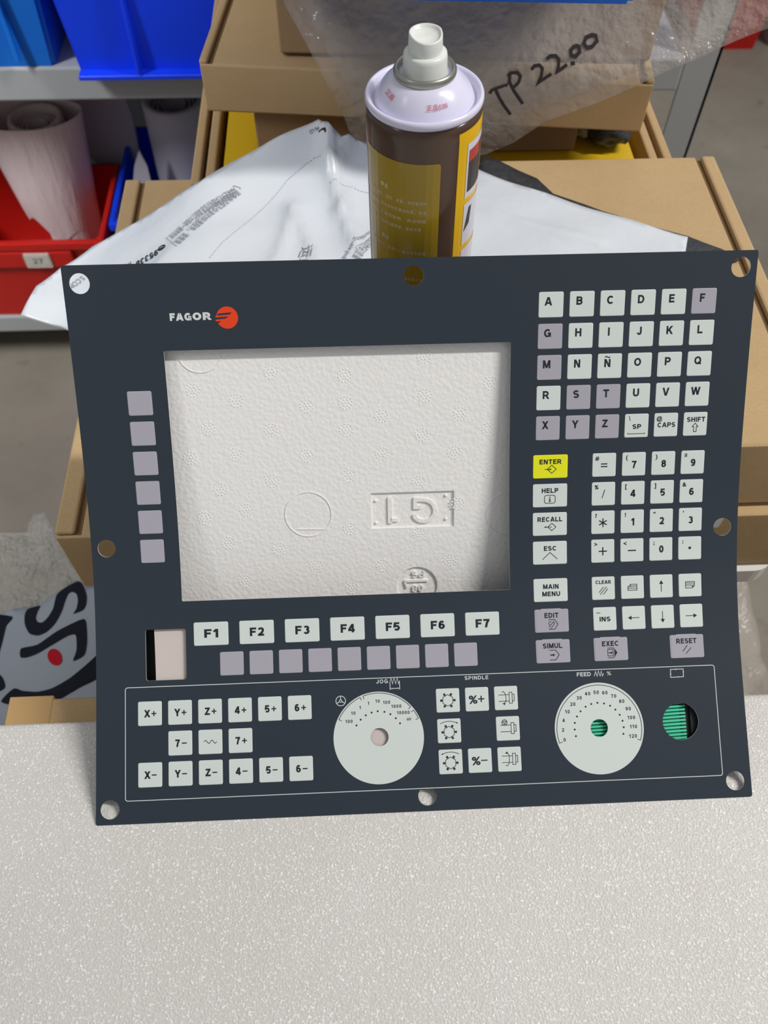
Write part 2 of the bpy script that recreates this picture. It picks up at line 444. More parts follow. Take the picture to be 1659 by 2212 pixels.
# ------------------------------------------------------------------ table carton, foam sheet, stool
LZ = 0.6  # foam top
foam = empty('foam_sheet', 'thick white sparkling packing foam sheet that the control panel stands on', 'foam', (0, -0.2, 0.572))
bm = bmesh.new(); bx(bm, -0.62, 0.62, -0.62, 0.0695, 0.572, LZ, 0.004, 3)
obj('sheet', bm, FOAM, foam, world=True)
# little pits and painted glints the foam shows in front
def sheet_box(name, label, cat, x0, x1, y0, y1, z0, z1, m=KRAFT, tape=False, bev=0.003):
    e = empty(name, label, cat, ((x0 + x1) / 2, (y0 + y1) / 2, z0))
    b = bmesh.new(); bx(b, x0, x1, y0, y1, z0, z1 - 0.004, bev, 2); obj('body', b, m, e, world=True)
    xm = (x0 + x1) / 2
    for s in (0, 1):
        b = bmesh.new()
        if s == 0: bx(b, x0 + 0.001, xm - 0.001, y0 + 0.001, y1 - 0.001, z1 - 0.0039, z1, 0.001)
        else: bx(b, xm + 0.001, x1 - 0.001, y0 + 0.001, y1 - 0.001, z1 - 0.0039, z1, 0.001)
        obj('top_flap', b, m, e, world=True)
    return e
ct = sheet_box('carton', 'large kraft carton under the white foam sheet, its taped corner showing at left', 'box', -0.292, 0.24, -0.55, 0.098, 0.0, 0.5715)
b = bmesh.new(); bx(b, -0.2933, -0.262, 0.0, 0.0992, 0.40, 0.5722, 0.0006); obj('packing_tape', b, mat('tape_tan', (0.52, 0.33, 0.14), 0.25), ct, world=True, label='glossy tan packing tape')
bm = bmesh.new()

# ------------------------------------------------------------------ panel surface
PROF = [(-0.01, 0.276097, 0.822891), (0.0, 0.269663, 0.815235), (0.005, 0.266446, 0.811407), (0.01, 0.263218, 0.807589), (0.015, 0.259981, 0.803779), (0.02, 0.256734, 0.799977), (0.025, 0.253476, 0.796184), (0.03, 0.250209, 0.792399), (0.035, 0.246932, 0.788623), (0.04, 0.243645, 0.784856), (0.045, 0.240348, 0.781097), (0.05, 0.237041, 0.777347), (0.055, 0.233724, 0.773606), (0.06, 0.230398, 0.769873), (0.065, 0.227061, 0.766149), (0.07, 0.223715, 0.762434), (0.075, 0.220359, 0.758728), (0.08, 0.216994, 0.755031), (0.085, 0.213619, 0.751342), (0.09, 0.210234, 0.747662), (0.095, 0.206839, 0.743991), (0.1, 0.203435, 0.740329), (0.105, 0.200021, 0.736676), (0.11, 0.196598, 0.733032), (0.115, 0.193165, 0.729397), (0.12, 0.189722, 0.725771), (0.125, 0.186265, 0.72216), (0.13, 0.182782, 0.718572), (0.135, 0.179268, 0.715016), (0.14, 0.175724, 0.711489), (0.145, 0.172149, 0.707993), (0.15, 0.168545, 0.704528), (0.155, 0.164911, 0.701094), (0.16, 0.161247, 0.697692), (0.165, 0.157554, 0.694321), (0.17, 0.153833, 0.690982), (0.175, 0.150083, 0.687675), (0.18, 0.146292, 0.684414), (0.185, 0.142451, 0.681214), (0.19, 0.13856, 0.678074), (0.195, 0.134619, 0.674997), (0.2, 0.130631, 0.671982), (0.205, 0.126596, 0.66903), (0.21, 0.122514, 0.666142), (0.215, 0.118387, 0.663319), (0.22, 0.11422, 0.660557), (0.225, 0.110017, 0.657849), (0.23, 0.105781, 0.655192), (0.235, 0.101514, 0.652586), (0.24, 0.097216, 0.650032), (0.245, 0.092886, 0.647531), (0.25, 0.088527, 0.645082), (0.255, 0.084139, 0.642686), (0.26, 0.079722, 0.640344), (0.265, 0.075283, 0.638042), (0.27, 0.070835, 0.635757), (0.275, 0.066386, 0.633476), (0.28, 0.061935, 0.631198), (0.285, 0.057482, 0.628925), (0.29, 0.053027, 0.626655), (0.295, 0.04857, 0.624389), (0.3, 0.044111, 0.622126), (0.305, 0.03965, 0.619868), (0.31, 0.035188, 0.617613), (0.315, 0.030723, 0.615362), (0.32, 0.026257, 0.613115), (0.325, 0.021788, 0.610871), (0.33, 0.017318, 0.608631), (0.335, 0.012846, 0.606396), (0.34, 0.008372, 0.604164), (0.345, 0.003896, 0.601935), (0.35, -0.000582, 0.599711), (0.355, -0.005061, 0.597488), (0.36, -0.00954, 0.595266)]
PVv = np.array([p[0] for p in PROF]); PVy = np.array([p[1] for p in PROF]); PVz = np.array([p[2] for p in PROF])
PH = 349.3
def pnl(u, v, h):
    """panel mm coordinates -> world"""
    vv = v / 1000.0
    y = np.interp(vv, PVv, PVy); z = np.interp(vv, PVv, PVz)
    y2 = np.interp(vv + .002, PVv, PVy); z2 = np.interp(vv + .002, PVv, PVz); y1 = np.interp(vv - .002, PVv, PVy); z1 = np.interp(vv - .002, PVv, PVz)
    ty, tz = y2 - y1, z2 - z1; L = math.hypot(ty, tz); ty /= L; tz /= L
    ny, nz = tz, -ty   # normal facing the viewer and up
    if nz < 0: ny, nz = -ny, -nz
    return Vector((u / 1000 - 0.21, y + ny * h / 1000, z + nz * h / 1000 + 0.0006))
def to_panel(bm, cut=5.0):
    vs = [v.co.y for v in bm.verts]
    if not vs: return bm
    lo, hi = -max(vs), -min(vs)
    if cut and hi - lo > cut * 1.5:
        k = math.ceil(lo / cut) * cut
        while k < hi:
            bmesh.ops.bisect_plane(bm, geom=bm.verts[:] + bm.edges[:] + bm.faces[:], plane_co=(0, -k, 0), plane_no=(0, 1, 0), dist=1e-5)
            k += cut
    for v in bm.verts: v.co = pnl(v.co.x, -v.co.y, v.co.z)
    return bm
# flat coordinates: x = u, y = -v
def fl(pts): return [(x, -y) for x, y in pts]
panel = empty('control_panel', 'dark slate machine control panel with white keys, a window cut-out and two round dials', 'control panel', (0, 0, 0.6))
holes = [circ(10, -10.6, 6, 32), circ(209.6, -10.4, 6, 32), circ(410, -9.8, 6, 32), circ(9.7, -174.6, 5.7, 32),
         circ(409.9, -173.9, 5.9, 32), circ(8.9, -340, 5.9, 32), circ(209.8, -340, 5.9, 32), circ(409.6, -338.9, 6.0, 32),
         rrect(55.9, -210.6, 269.2, -51.3, 0.8), rrect(31.8, -260.7, 57.6, -228.2, 1.5),
         circ(180.5, -302.1, 5.8, 32), circ(323.2, -302.1, 5.7, 32), circ(376.9, -300.0, 11.8, 44)]
outer = rrect(0, -PH, 420, 0, 1.5); 
plate = to_panel(slab_bm(outer, holes, -0.8, 0.0, 1))
obj('faceplate', plate, [DARK, PEDGE], panel, world=True)

def tri_part(name, polys, m, parent, h=0.06, **kw):
    return obj(name, to_panel(polys_bm(polys, h), 5.0), m, parent, world=True, **kw)
KH = 0.28
def key(u, v, wd, ht, m, legend=None, desc=None, tab=False, ink=INK):
    """one raised membrane key with its printed legend; legend is drawn in mm about the key centre, y up"""
    b = bmesh.new()
    rings = []
    for k, (ins, h) in enumerate(((0, 0.02), (0.0, KH * .6), (0.35, KH))):
        rings.append([b.verts.new((x, y, h)) for x, y in rrect(u - wd / 2 + ins, -v - ht / 2 + ins, u + wd / 2 - ins, -v + ht / 2 - ins, 1.0, 3)])
    n = len(rings[0])
    for A, B in zip(rings, rings[1:]):
        for i in range(n): b.faces.new((A[i], A[(i + 1) % n], B[(i + 1) % n], B[i]))
    b.faces.new(rings[-1])
    if tab:  # tall key: a faint raised bar at the left and above
        for (x0, x1, y0, y1) in ((-wd / 2 + .9, -wd / 2 + 2.8, -ht / 2 + .8, ht / 2 - .8),):
            bx(b, u + x0, u + x1, -v + y0, -v + y1, KH - .05, KH + .08)
        bx(b, u - wd * .3, u + wd * .28, -v + ht / 2 - .35, -v + ht / 2 + .45, 0.02, KH * .7)
    ko = obj('key', to_panel(b, 5.0), m, panel, world=True, label=desc)
    if legend:
        pl = [[(u + x, -v + y) for x, y in p] for p in legend]
        tri_part('legend', pl, ink, ko, KH + 0.05)
    return ko

def letter(s, dx=-1.5, dy=2.0, h=5.0, **k): return text(s, dx, dy, h, **k)
# alphabet pad
rows = ['ABCDEF', 'GHIJKL', 'MN\u00d1OPQ', 'RSTUVW', 'XYZ']
lav = set('FGMSTXYZ')
for r, row in enumerate(rows):
    for c, ch in enumerate(row):
        u = 293.6 + 18.98 * c + (0.1 * (c > 0)); v = 29.4 + 19.08 * r
        dx = -1.7 + 0.12 * c
        if ch == '\u00d1':
            L = text('N', dx, 1.8, 5.0) + stroke([(dx - 1.6, 5.3), (dx - 1.0, 5.9), (dx - .3, 5.7), (dx + .3, 5.3), (dx + 1.0, 5.1), (dx + 1.6, 5.7)], .6)
        else: L = letter(ch, dx)
        key(u, v, 15.2, 15.2, KEYL if ch in lav else KEYW, L, ('lavender' if ch in lav else 'white') + ' key printed ' + ch)
v = 29.4 + 19.08 * 4
us = [293.7 + 18.98 * c for c in range(6)]
key(us[3], v, 15.2, 15.0, KEYW, text('SP', 0.2, -.6, 3.1, 5.6) + stroke([(-5.4, -4.6), (-5.4, -5.2), (5.4, -5.2), (5.4, -4.6)], .3) + stroke([(-4.9, 6.2), (-4.2, 3.2)], .3), 'white key printed SP')
key(us[4], v, 15.2, 15.0, KEYW, text('CAPS', 0.3, 0.0, 3.1, 11.4) + text('@', -4.3, 4.1, 2.7), 'white key printed CAPS')
key(us[5], v, 15.2, 15.0, KEYW, text('SHIFT', .4, 2.9, 3.1, 11.8) + stroke([(-.9, -4.9), (.9, -4.9), (.9, -1.7), (1.9, -1.7), (0, .5), (-1.9, -1.7), (-.9, -1.7)], .32, True), 'white key printed SHIFT')
# number pad
NU = [295.8, 330.7, 350.0, 369.2, 388.4]; NV = [130.5, 149.4, 168.2, 187.2, 211.8, 231.9, 251.8]
def sm(s, dx=-4.6, dy=4.4, h=2.8, **k): return text(s, dx, dy, h, off=0.035, **k)
def bar(x0, x1, y, wd): return stroke([(x0, y), (x1, y)], wd)
star = []
for a in (90, 30, 150): star += stroke([(2.9 * cos(radians(a)), 2.9 * sin(radians(a)) - .3), (-2.9 * cos(radians(a)), -2.9 * sin(radians(a)) - .3)], .75)
num = {
 (0, 1): (bar(-2.1, 2.1, .6, .75) + bar(-2.1, 2.1, -1.1, .75) + sm('#'), '='), (0, 2): (text('7', .2, -.3, 4.8) + sm('('), '7'),
 (0, 3): (text('8', .3, -.3, 4.8) + sm(')'), '8'), (0, 4): (text('9', .3, -.2, 4.8) + sm('$'), '9'),
 (1, 1): (stroke([(-.9, -2.9), (.9, 2.7)], .5) + sm('%'), '/'), (1, 2): (text('4', .1, -.3, 4.8) + sm('['), '4'),
 (1, 3): (text('5', .4, -.2, 4.8) + sm(']'), '5'), (1, 4): (text('6', .2, -.3, 4.8) + sm('&'), '6'),
 (2, 1): (star + sm('?'), '*'), (2, 2): (text('1', .4, -.3, 4.8) + sm('!'), '1'), (2, 3): (text('2', .3, -.2, 4.8) + sm('\u201c'), '2'), (2, 4): (text('3', .2, -.3, 4.8) + sm('\u2019'), '3'),
 (3, 1): (bar(-2.7, 2.7, -.2, .8) + stroke([(0, -2.9), (0, 2.5)], .8) + sm('>'), '+'), (3, 2): (bar(-2.7, 2.7, -.3, .8) + sm('<'), '-'),
 (3, 3): (text('0', .3, 0, 4.8) + sm(';'), '0'), (3, 4): (bar(-.8, .8, .1, 1.6) + sm(':'), '.')}
for (r, c), (L, s) in num.items():
    key(NU[c], NV[r], 15.2, 15.2, KEYW, L, 'white key printed ' + s)
def head(x, y, a, s=1.0, hw=.5):
    c, q = cos(radians(a)), sin(radians(a))
    f = lambda X, Y: (x + X * c - Y * q, y + X * q + Y * c)
    return [[f(0, 0), f(-s, hw), f(-s, -hw)]]
def dia(x, y, r, wd=.32): return stroke([(x + r, y), (x, y + r * .9), (x - r, y), (x, y - r * .9)], wd, True)
key(NU[0], NV[0], 22.3, 15.1, KEYY, text('ENTER', 0, 3.1, 3.1, 14.2) + dia(.9, -1.8, 2.9) + stroke([(-3.6, -1.8), (.6, -1.8)], .32) + head(1.0, -1.8, 0, 1.5, .6), 'yellow key printed ENTER')
key(NU[0], NV[1], 22.3, 15.1, KEYW, text('HELP', 0, 3.2, 3.1, 10.8) + stroke(rrect(-3.6, -5.1, 3.4, 0.1, 1.3), .32, True) + stroke([(-.1, -4.1), (-.1, -2.1)], .8) + stroke([(-.1, -1.6), (-.1, -.85)], .8) + stroke([(-.9, -4.0), (.7, -4.0)], .36) + stroke([(-.8, -2.25), (.2, -2.25)], .36), 'white key printed HELP')
key(NU[0], NV[2], 22.3, 15.1, KEYW, text('RECALL', 0, 3.1, 3.1, 16.2) + dia(1.3, -2.0, 2.7) + stroke([(-3.4, -2.0), (1.3, -2.0)], .32) + head(-3.9, -2.0, 180, 1.5, .6), 'white key printed RECALL')
key(NU[0], NV[3], 22.3, 15.1, KEYW, text('ESC', .2, 2.9, 3.1, 8.3) + stroke([(-4.9, -4.4), (0, .2), (4.9, -4.3)], .32), 'white key printed ESC')
key(NU[0], NV[4], 22.3, 15.1, KEYW, text('MAIN', .2, 2.3, 3.1, 10.2) + text('MENU', .3, -2.5, 3.1, 11.8), 'white key printed MAIN MENU')
sl = lambda x, y, a, b, wd=.32: stroke([(x - a, y - b), (x + a, y + b)], wd)
key(NU[1], NV[4], 15.1, 15.1, KEYW, text('CLEAR', 0, 4.0, 2.4, 10.2) + sl(-1.4, -1.0, 1.5, 1.8) + sl(0, -1.6, 2.2, 2.6) + sl(1.5, -2.2, 1.5, 1.9), 'white key printed CLEAR')
page = stroke([(-3.0, -2.0), (-3.0, 0.2), (-1.2, 1.9), (3.0, 1.9), (3.0, -2.0)], .3, True) + bar(-2.8, 2.8, .1, .25) + bar(-1.5, 2.8, 1.0, .25) + bar(-2.8, 2.8, -.9, .25) + stroke([(-3.0, .2), (-1.2, .2), (-1.2, 1.9)], .25)
key(NU[2], NV[4], 15.1, 15.1, KEYW, page, 'white key with a page icon, folded corner upper left')
page2 = stroke([(-3.0, 2.3), (-3.0, -1.9), (1.4, -1.9), (3.0, -.3), (3.0, 2.3)], .3, True) + bar(-2.8, 2.8, 1.4, .25) + bar(-2.8, 2.8, .5, .25) + bar(-2.8, 1.6, -.4, .25) + [[(1.4, -1.9), (3.0, -.3), (1.4, -.3)]]
key(NU[4], NV[4], 15.1, 15.1, KEYW, page2, 'white key with a page icon, folded corner lower right')
arrU = stroke([(0, -3.7), (0, 2.0)], .45) + head(0, 3.9, 90, 2.4, 1.4)
rotp = lambda P_, a: [[(x * cos(radians(a)) - y * sin(radians(a)), x * sin(radians(a)) + y * cos(radians(a))) for x, y in p] for p in P_]
key(NU[3], NV[4], 15.1, 15.1, KEYW, arrU, 'white key with an up arrow')
key(NU[1] + .3, NV[5], 15.1, 15.1, KEYW, text('INS', 0.1, -.2, 3.1, 7.2) + bar(-5.6, -2.8, 3.9, .3), 'white key printed INS')
key(NU[2] + .2, NV[5], 15.1, 15.1, KEYW, rotp(arrU, 90), 'white key with a left arrow')
key(NU[3] + .2, NV[5], 15.1, 15.1, KEYW, rotp(arrU, 180), 'white key with a down arrow')
key(NU[4] + .1, NV[5], 15.1, 15.1, KEYW, rotp(arrU, -90), 'white key with a right arrow')
tagp = stroke([(-2.3, 2.9), (1.7, 2.9), (3.9, -.1), (1.7, -3.4), (-2.3, -3.4)], .32)
pencil = stroke([(-2.2, -2.2), (1.0, 1.6)], .3) + stroke([(-.9, -3.0), (1.7, .4)], .3) + stroke([(1.0, 1.6), (1.7, .4)], .3) + stroke(arcpts(-1.0, .4, 1.2, 60, 260, 8), .28)
key(NU[0], NV[5], 22.3, 15.0, KEYL, text('EDIT', 0, 3.5, 3.3, 9.2) + [[(x + .2, y - 2.2) for x, y in p] for p in rotp(tagp + pencil, 0)], 'lavender key printed EDIT', True)
key(NU[0] + .0, NV[6], 22.3, 15.0, KEYL, text('SIMUL', -.2, 3.6, 3.3, 12.8) + [[(x, y - 2.2) for x, y in p] for p in tagp + stroke([(-1.9, -.2), (.2, -.2)], .8) + head(1.4, -.2, 0, 1.5, .9)], 'lavender key printed SIMUL', True)
key(334.0, NV[6], 22.3, 15.0, KEYL, text('EXEC', -.2, 3.6, 3.3, 11.0) + [[(x, y - 2.2) for x, y in p] for p in tagp + stroke(rrect(-2.2, -2.2, 1.4, 1.9, .2), .4, True) + stroke([(-1.6, -.2), (.0, -.2)], .7) + head(1.2, -.2, 0, 1.2, .9) + [[(2.2, 2.6), (3.9, -.1), (2.2, -3.0)]]], 'lavender key printed EXEC', True)
key(384.5, NV[6], 22.3, 15.0, KEYL, text('RESET', -.2, 3.5, 3.3, 13.4) + sl(-1.3, -1.3, 1.6, 2.0) + sl(.9, -2.9, 1.9, 2.0), 'lavender key printed RESET', True)
# function keys
for i in range(7):
    key(73.9 + 29.37 * i, 232.1, 22.2, 15.0, KEYW, text('F%d' % (i + 1), .2, .2, 5.5, 9.2, off=.035), 'white key printed F%d' % (i + 1), False)
for i in range(9): key(86.8 + 18.96 * i, 251.7, 15.1, 15.0, KEYL)
for i in range(6): key(38.65, 82.8 + 18.9 * i, 15.0, 15.0, KEYL)
# jog keys
XU = [34.1 + 19.13 * i for i in range(6)]
def pm(a, s):
    L = text(a, -1.7, 0, 4.7, off=.035)
    L += bar(1.0, 4.1, -.1, .75)
    if s == '+': L += stroke([(2.55, -1.7), (2.55, 1.5)], .75)
    return L
for i, a in enumerate('XYZ456'):
    key(XU[i], 281.4, 15.1, 15.2, KEYW, pm(a, '+'), 'white key printed ' + a + '+')
    key(XU[i], 319.6, 15.1, 15.2, KEYW, pm(a, '-'), 'white key printed ' + a + '-')
key(XU[1], 300.6, 15.1, 15.2, KEYW, pm('7', '-'), 'white key printed 7-')
key(XU[3], 300.6, 15.1, 15.2, KEYW, pm('7', '+'), 'white key printed 7+')
key(XU[2], 300.6, 15.1, 15.2, KEYW, stroke([(-4 + .5 * k, 1.0 * sin(2 * pi * k / 8) ) for k in range(17)], .3), 'white key with a wave sign')
# spindle keys
def gear(arc=None):
    L = stroke([(3.7 * cos(radians(a)), 3.7 * sin(radians(a)) - .8 * (arc is not None)) for a in range(30, 390, 60)], .28, True)
    for a in range(0, 360, 60):
        c, q = cos(radians(a)), sin(radians(a)); r0 = 3.5; r1 = 5.0
        y0 = -.8 * (arc is not None)
        L += stroke([(r0 * c, r0 * q + y0), (r1 * c, r1 * q + y0)], 1.4)
    if arc:
        A = arcpts(0, -6.0, 12.0, 62, 118, 12)
        L += stroke(A, .28)
        L += head(A[0][0] + .4, A[0][1] - .2, -28, 1.4, .5) if arc > 0 else head(A[-1][0] - .4, A[-1][1] - .2, 208, 1.4, .5)
    return L
def shaft(mode):
    L = stroke([(-4.8, 2.1), (2.1, 2.1)], .28) + stroke([(-4.8, -2.0), (2.1, -2.0)], .28)
    L += stroke([(2.1, -3.4), (2.1, 3.6), (4.0, 3.6), (4.0, -3.4)], .28, True) + stroke([(4.0, 2.2), (5.3, 2.2), (5.3, -2.0), (4.0, -2.0)], .28)
    if mode == 'ccw': L += stroke([(-2.6, 3.7), (-1.5, 4.3), (-.3, 2.5), (0, 0), (-.2, -2.2), (-1.4, -3.6)], .28) + head(-2.6, -3.3, 165, 1.9, .8)
    if mode == 'cw': L += stroke([(-2.6, -3.7), (-1.5, -4.1), (-.3, -2.5), (0, 0), (-.2, 2.6), (-1.2, 4.0)], .28) + head(-2.8, 3.7, 195, 1.9, .8)
    if mode == 'stop': L += stroke(circ(-2.0, 3.8, 1.7, 20), .35, True) + stroke([(-3.0, 4.4), (-1.0, 4.4), (-2.0, 2.6)], .4, True)
    return L
SU = [225.5, 244.45, 263.4]; SV = [280.6, 299.9, 319.3]
key(SU[0], SV[0], 15.1, 15.1, KEYW, gear(), 'white key with a gear icon')
key(SU[0], SV[1], 15.1, 15.2, KEYW, gear(1), 'white key with a gear and clockwise arrow')
key(SU[0] + .1, SV[2], 15.1, 15.3, KEYW, gear(-1), 'white key with a gear and anticlockwise arrow')
key(SU[1], SV[0], 15.1, 15.1, KEYW, text('%', -2.5, -.2, 5.2, 5.6) + bar(.7, 4.8, .1, .8) + stroke([(2.75, -1.9), (2.75, 2.1)], .8), 'white key printed %+')
key(SU[1] + .1, SV[2], 15.1, 15.2, KEYW, text('%', -2.5, -.2, 5.2, 5.6) + bar(.7, 4.8, 0, .7), 'white key printed %-')
key(SU[2], SV[0], 15.1, 15.1, KEYW, shaft('ccw'), 'white key with a spindle shaft and lower arrowhead')
key(SU[2] + .2, SV[1], 15.1, 15.2, KEYW, shaft('stop'), 'white key with a spindle shaft and stop sign')
key(SU[2] + .2, SV[2], 15.1, 15.3, KEYW, shaft('cw'), 'white key with a spindle shaft and upper arrowhead')

# dials
def ring_polys(cx, cy, r0, r1, a0=0, a1=360, n=60):
    out = []
    for k in range(n):
        t0 = radians(a0 + (a1 - a0) * k / n); t1 = radians(a0 + (a1 - a0) * (k + 1) / n)
        out.append([(cx + r0 * cos(t0), cy + r0 * sin(t0)), (cx + r1 * cos(t0), cy + r1 * sin(t0)), (cx + r1 * cos(t1), cy + r1 * sin(t1)), (cx + r0 * cos(t1), cy + r0 * sin(t1))])
    return out
def disc_part(cx, cy, hx, hy, hr, label):
    b = slab_bm(circ(cx, -cy, 29.1, 96), [circ(hx, -hy, hr, 32)], 0.02, 0.1, 0)
    return obj('dial_scale', to_panel(b), KEYW, panel, world=True, label=label)
jd = disc_part(180.0, 302.4, 180.5, 302.1, 5.8, 'pale round jog dial scale with nine marked positions')
L = []
def tx(s, u, v, h, rot=0): return [[(x, y) for x, y in p] for p in text(s, u, -v, h, off=.01, sp=1.1, rot=rot)]
for s, (u, v) in zip(['100', '10', '1', '1', '10', '100', '1000', '10000'], [(161.2, 291.4), (164.1, 286.3), (168.6, 283.0), (174.1, 280.5), (180.0, 279.3), (185.8, 280.3), (192.0, 283.0), (196.3, 287.2)]):
    L += tx(s, u, v, 2.1)
L += stroke([(198.4, -291.0), (198.9, -292.3), (199.3, -290.8), (199.8, -292.3), (200.3, -290.6), (200.8, -292.2), (201.2, -290.8)], .25)
for u, v in [(165.9, 294.1), (168.7, 290.6), (172.1, 288.0), (175.9, 286.4), (179.9, 285.7), (184.2, 286.3), (188.0, 287.9), (191.4, 290.6), (194.0, 293.9)]:
    L.append(circ(u, -v, .62, 12))
def ang(u, v, c): return math.degrees(math.atan2(-(v - c[1]), u - c[0]))
JC = (180.1, 302.4)
def bracket(a, b, c=JC, r=28.2, tick=2.0, wd=.38):
    a0, a1 = ang(*a, c), ang(*b, c)
    if a1 > a0: a1 -= 360
    A = arcpts(c[0], -c[1], r, a0, a1, 24)
    i0 = (c[0] + (r - tick) * cos(radians(a0)), -c[1] + (r - tick) * sin(radians(a0)))
    i1 = (c[0] + (r - tick) * cos(radians(a1)), -c[1] + (r - tick) * sin(radians(a1)))
    return stroke([i0] + A + [i1], wd)
L += bracket((155.2, 290.3), (169.0, 277.0)) + bracket((170.6, 275.7), (201.2, 283.8)) + bracket((202.7, 286.1), (205.3, 291.5))
tri_part('dial_marks', L, INK, jd, 0.16)
fd = disc_part(323.2, 302.2, 323.2, 302.1, 5.7, 'pale round feed dial scale marked 0 to 120')
L = []
for s, (u, v) in zip(['0', '2', '4', '10', '20', '30', '40', '50', '60', '70', '80', '90', '100', '110', '120'],
    [(300.1, 308.6), (299.4, 302.3), (300.2, 296.3), (303.0, 290.9), (306.8, 286.2), (311.2, 282.4), (316.9, 279.9), (322.6, 279.3), (328.3, 279.7), (333.9, 282.1), (339.0, 285.6), (342.9, 290.5), (344.6, 296.2), (345.6, 302.0), (344.9, 308.0)]):
    L += tx(s, u, v, 2.3)
for u, v in [(307.6, 306.6), (307.1, 302.4), (307.4, 298.2), (309.1, 294.2), (311.6, 291.0), (315.1, 288.2), (318.9, 286.6), (323.0, 286.0), (327.3, 286.6), (331.2, 288.2), (334.5, 290.8), (337.1, 294.2), (338.7, 298.1), (339.2, 302.2), (338.7, 306.4)]:
    L.append(circ(u, -v, .62, 12))
L += bracket((296.9, 310.5), (349.5, 310.7), (323.2, 302.4), 27.8, 2.2)
tri_part('dial_marks', L, INK, fd, 0.16)

# pale printing on the plate
fr = stroke(rrect(18.5, -335.2, 401.7, -264.7, 1.5, 3), .45, True)
tri_part('border_line', fr, LINE, panel, 0.05)
tri_part('dial_caption', text('JOG', 183.3, -266.9, 2.5, 7.6, off=.005, sp=1.2) + text('SPINDLE', 244.8, -266.9, 2.4, 15.4, off=.005, sp=1.2) + text('FEED', 315.2, -267.4, 2.6, 9.2, off=.012) + text('%', 331.8, -267.4, 2.4, 2.8, off=.005), LINE, panel, 0.05)
ic = stroke([(188.2, -268.6), (189.2, -264.9), (190.1, -268.8), (191.1, -264.8), (192.1, -268.8), (193.2, -264.8), (193.9, -268.9), (194.6, -266.8)], .3)
ic += stroke([(188.4, -268.0), (188.4, -272.5)], .3) + stroke([(194.6, -266.8), (194.6, -272.4)], .3) + stroke([(188.6, -271.7), (194.4, -271.7)], .3) + head(188.6, -271.7, 180, 1.2, .5) + head(194.4, -271.7, 0, 1.2, .5)
ic += stroke(circ(156.2, -278.3, 3.1, 28), .32, True) + stroke(circ(156.2, -278.3, .8, 12), .3, True)
for a in (90, 210, 330): ic += stroke([(156.2 + .8 * cos(radians(a)), -278.3 + .8 * sin(radians(a))), (156.2 + 3.0 * cos(radians(a)), -278.3 + 3.0 * sin(radians(a)))], .35)
ic += stroke([(322.1, -268.9), (323.0, -265.9), (323.9, -269.0), (324.9, -265.6), (325.9, -269.0), (326.8, -265.8), (327.4, -269.0), (328.2, -267.4)], .32)
ic += stroke([(372.6, -266.5), (381.0, -266.5), (380.9, -271.5), (372.4, -271.6)], .32, True)
for x, y in ((376, -266.5), (381, -268.4), (377.4, -271.5), (372.5, -269.4)): ic.append(circ(x, y, .5, 8))
tri_part('dial_icons', ic, LINE, panel, 0.05)
nm = text('FAG', 67.9, -31.3, 4.5, 13.0, off=.055, sp=1.02) + text('OR', 80.6, -31.2, 4.5, 11.0, off=.055, sp=1.05)
tri_part('brand_name', nm, LINE, panel, 0.05, label='pale bold lettering at the upper left')
# red disc with three slanted strokes running in from the left
RD = circ(95.9, -32.4, 6.55, 60)
disc = obj('emblem', to_panel(polys_bm([RD], .06)), RED, panel, world=True, label='red disc emblem beside the lettering')
st = [[(90.6, -29.9), (98.9, -29.3), (97.6, -30.6), (89.9, -31.1)],
      [(89.4, -32.1), (96.9, -31.7), (94.7, -33.0), (89.2, -33.4)],
      [(95.2, -31.6), (97.7, -30.3), (95.4, -33.3), (93.0, -35.2), (89.6, -35.2), (89.3, -34.3), (92.2, -34.1), (94.2, -32.9)]]
tri_part('emblem_cutout', [st[0], st[1]] + [[(89.3, -34.6), (92.0, -34.3), (91.2, -35.3), (89.8, -35.4)]], DARK, disc, 0.1)
tri_part('emblem_bar', [[(89.0, -31.0), (90.4, -30.9), (90.4, -32.2), (88.9, -32.2)], [(88.8, -33.3), (90.3, -33.3), (90.3, -34.5), (88.9, -34.5)]], RED, disc, 0.08)
# ------------------------------------------------------------------ polystyrene board behind the panel
SL = radians(50.3); EY0, EZ0 = 0.2405, 0.7725
def eps(x, s, h):  # x world, s up the slope, h out of the face
    return Vector((x, EY0 + s * cos(SL) - h * sin(SL), EZ0 + s * sin(SL) + h * cos(SL)))
def eps_hit(px, py):
    r = ray(px, py); n = np.array([0, -sin(SL), cos(SL)]); p0 = np.array([0, EY0, EZ0])
    t = ((p0 - CP) @ n) / (r @ n); q = CP + r * t
    return q[0], (q[1] - EY0) * cos(SL) + (q[2] - EZ0) * sin(SL)
board = empty('polystyrene_board', 'white moulded polystyrene board showing through the panel window', 'foam board', tuple(eps(0.02, -0.25, -0.02)))
G = [eps_hit(801, 1065), eps_hit(983, 1060), eps_hit(979, 1136), eps_hit(801, 1143)]
gx0, gx1 = G[0][0], (G[1][0] + G[2][0]) / 2; gs1, gs0 = (G[0][1] + G[1][1]) / 2, (G[2][1] + G[3][1]) / 2
CC = eps_hit(901, 1266); CR = abs(eps_hit(945, 1262)[0] - CC[0])
bl, br, bb, bt = eps_hit(339, 1362)[0], 0.187, -0.262, 0.02
rect = [(gx0, gs0), (gx1, gs0), (gx1, gs1), (gx0, gs1)]
def mapeps(bm):
    for v_ in bm.verts: v_.co = eps(v_.co.x, v_.co.y, v_.co.z)
    return bm
b = slab_bm([(bl, bb), (br, bb), (br, bt), (bl, bt)], [rect, circ(CC[0], CC[1], CR, 48)], -0.0016, 0.0)
bx(b, bl, br, bb, bt, -0.02, -0.0016)
obj('board', mapeps(b), EPS, board, world=True)
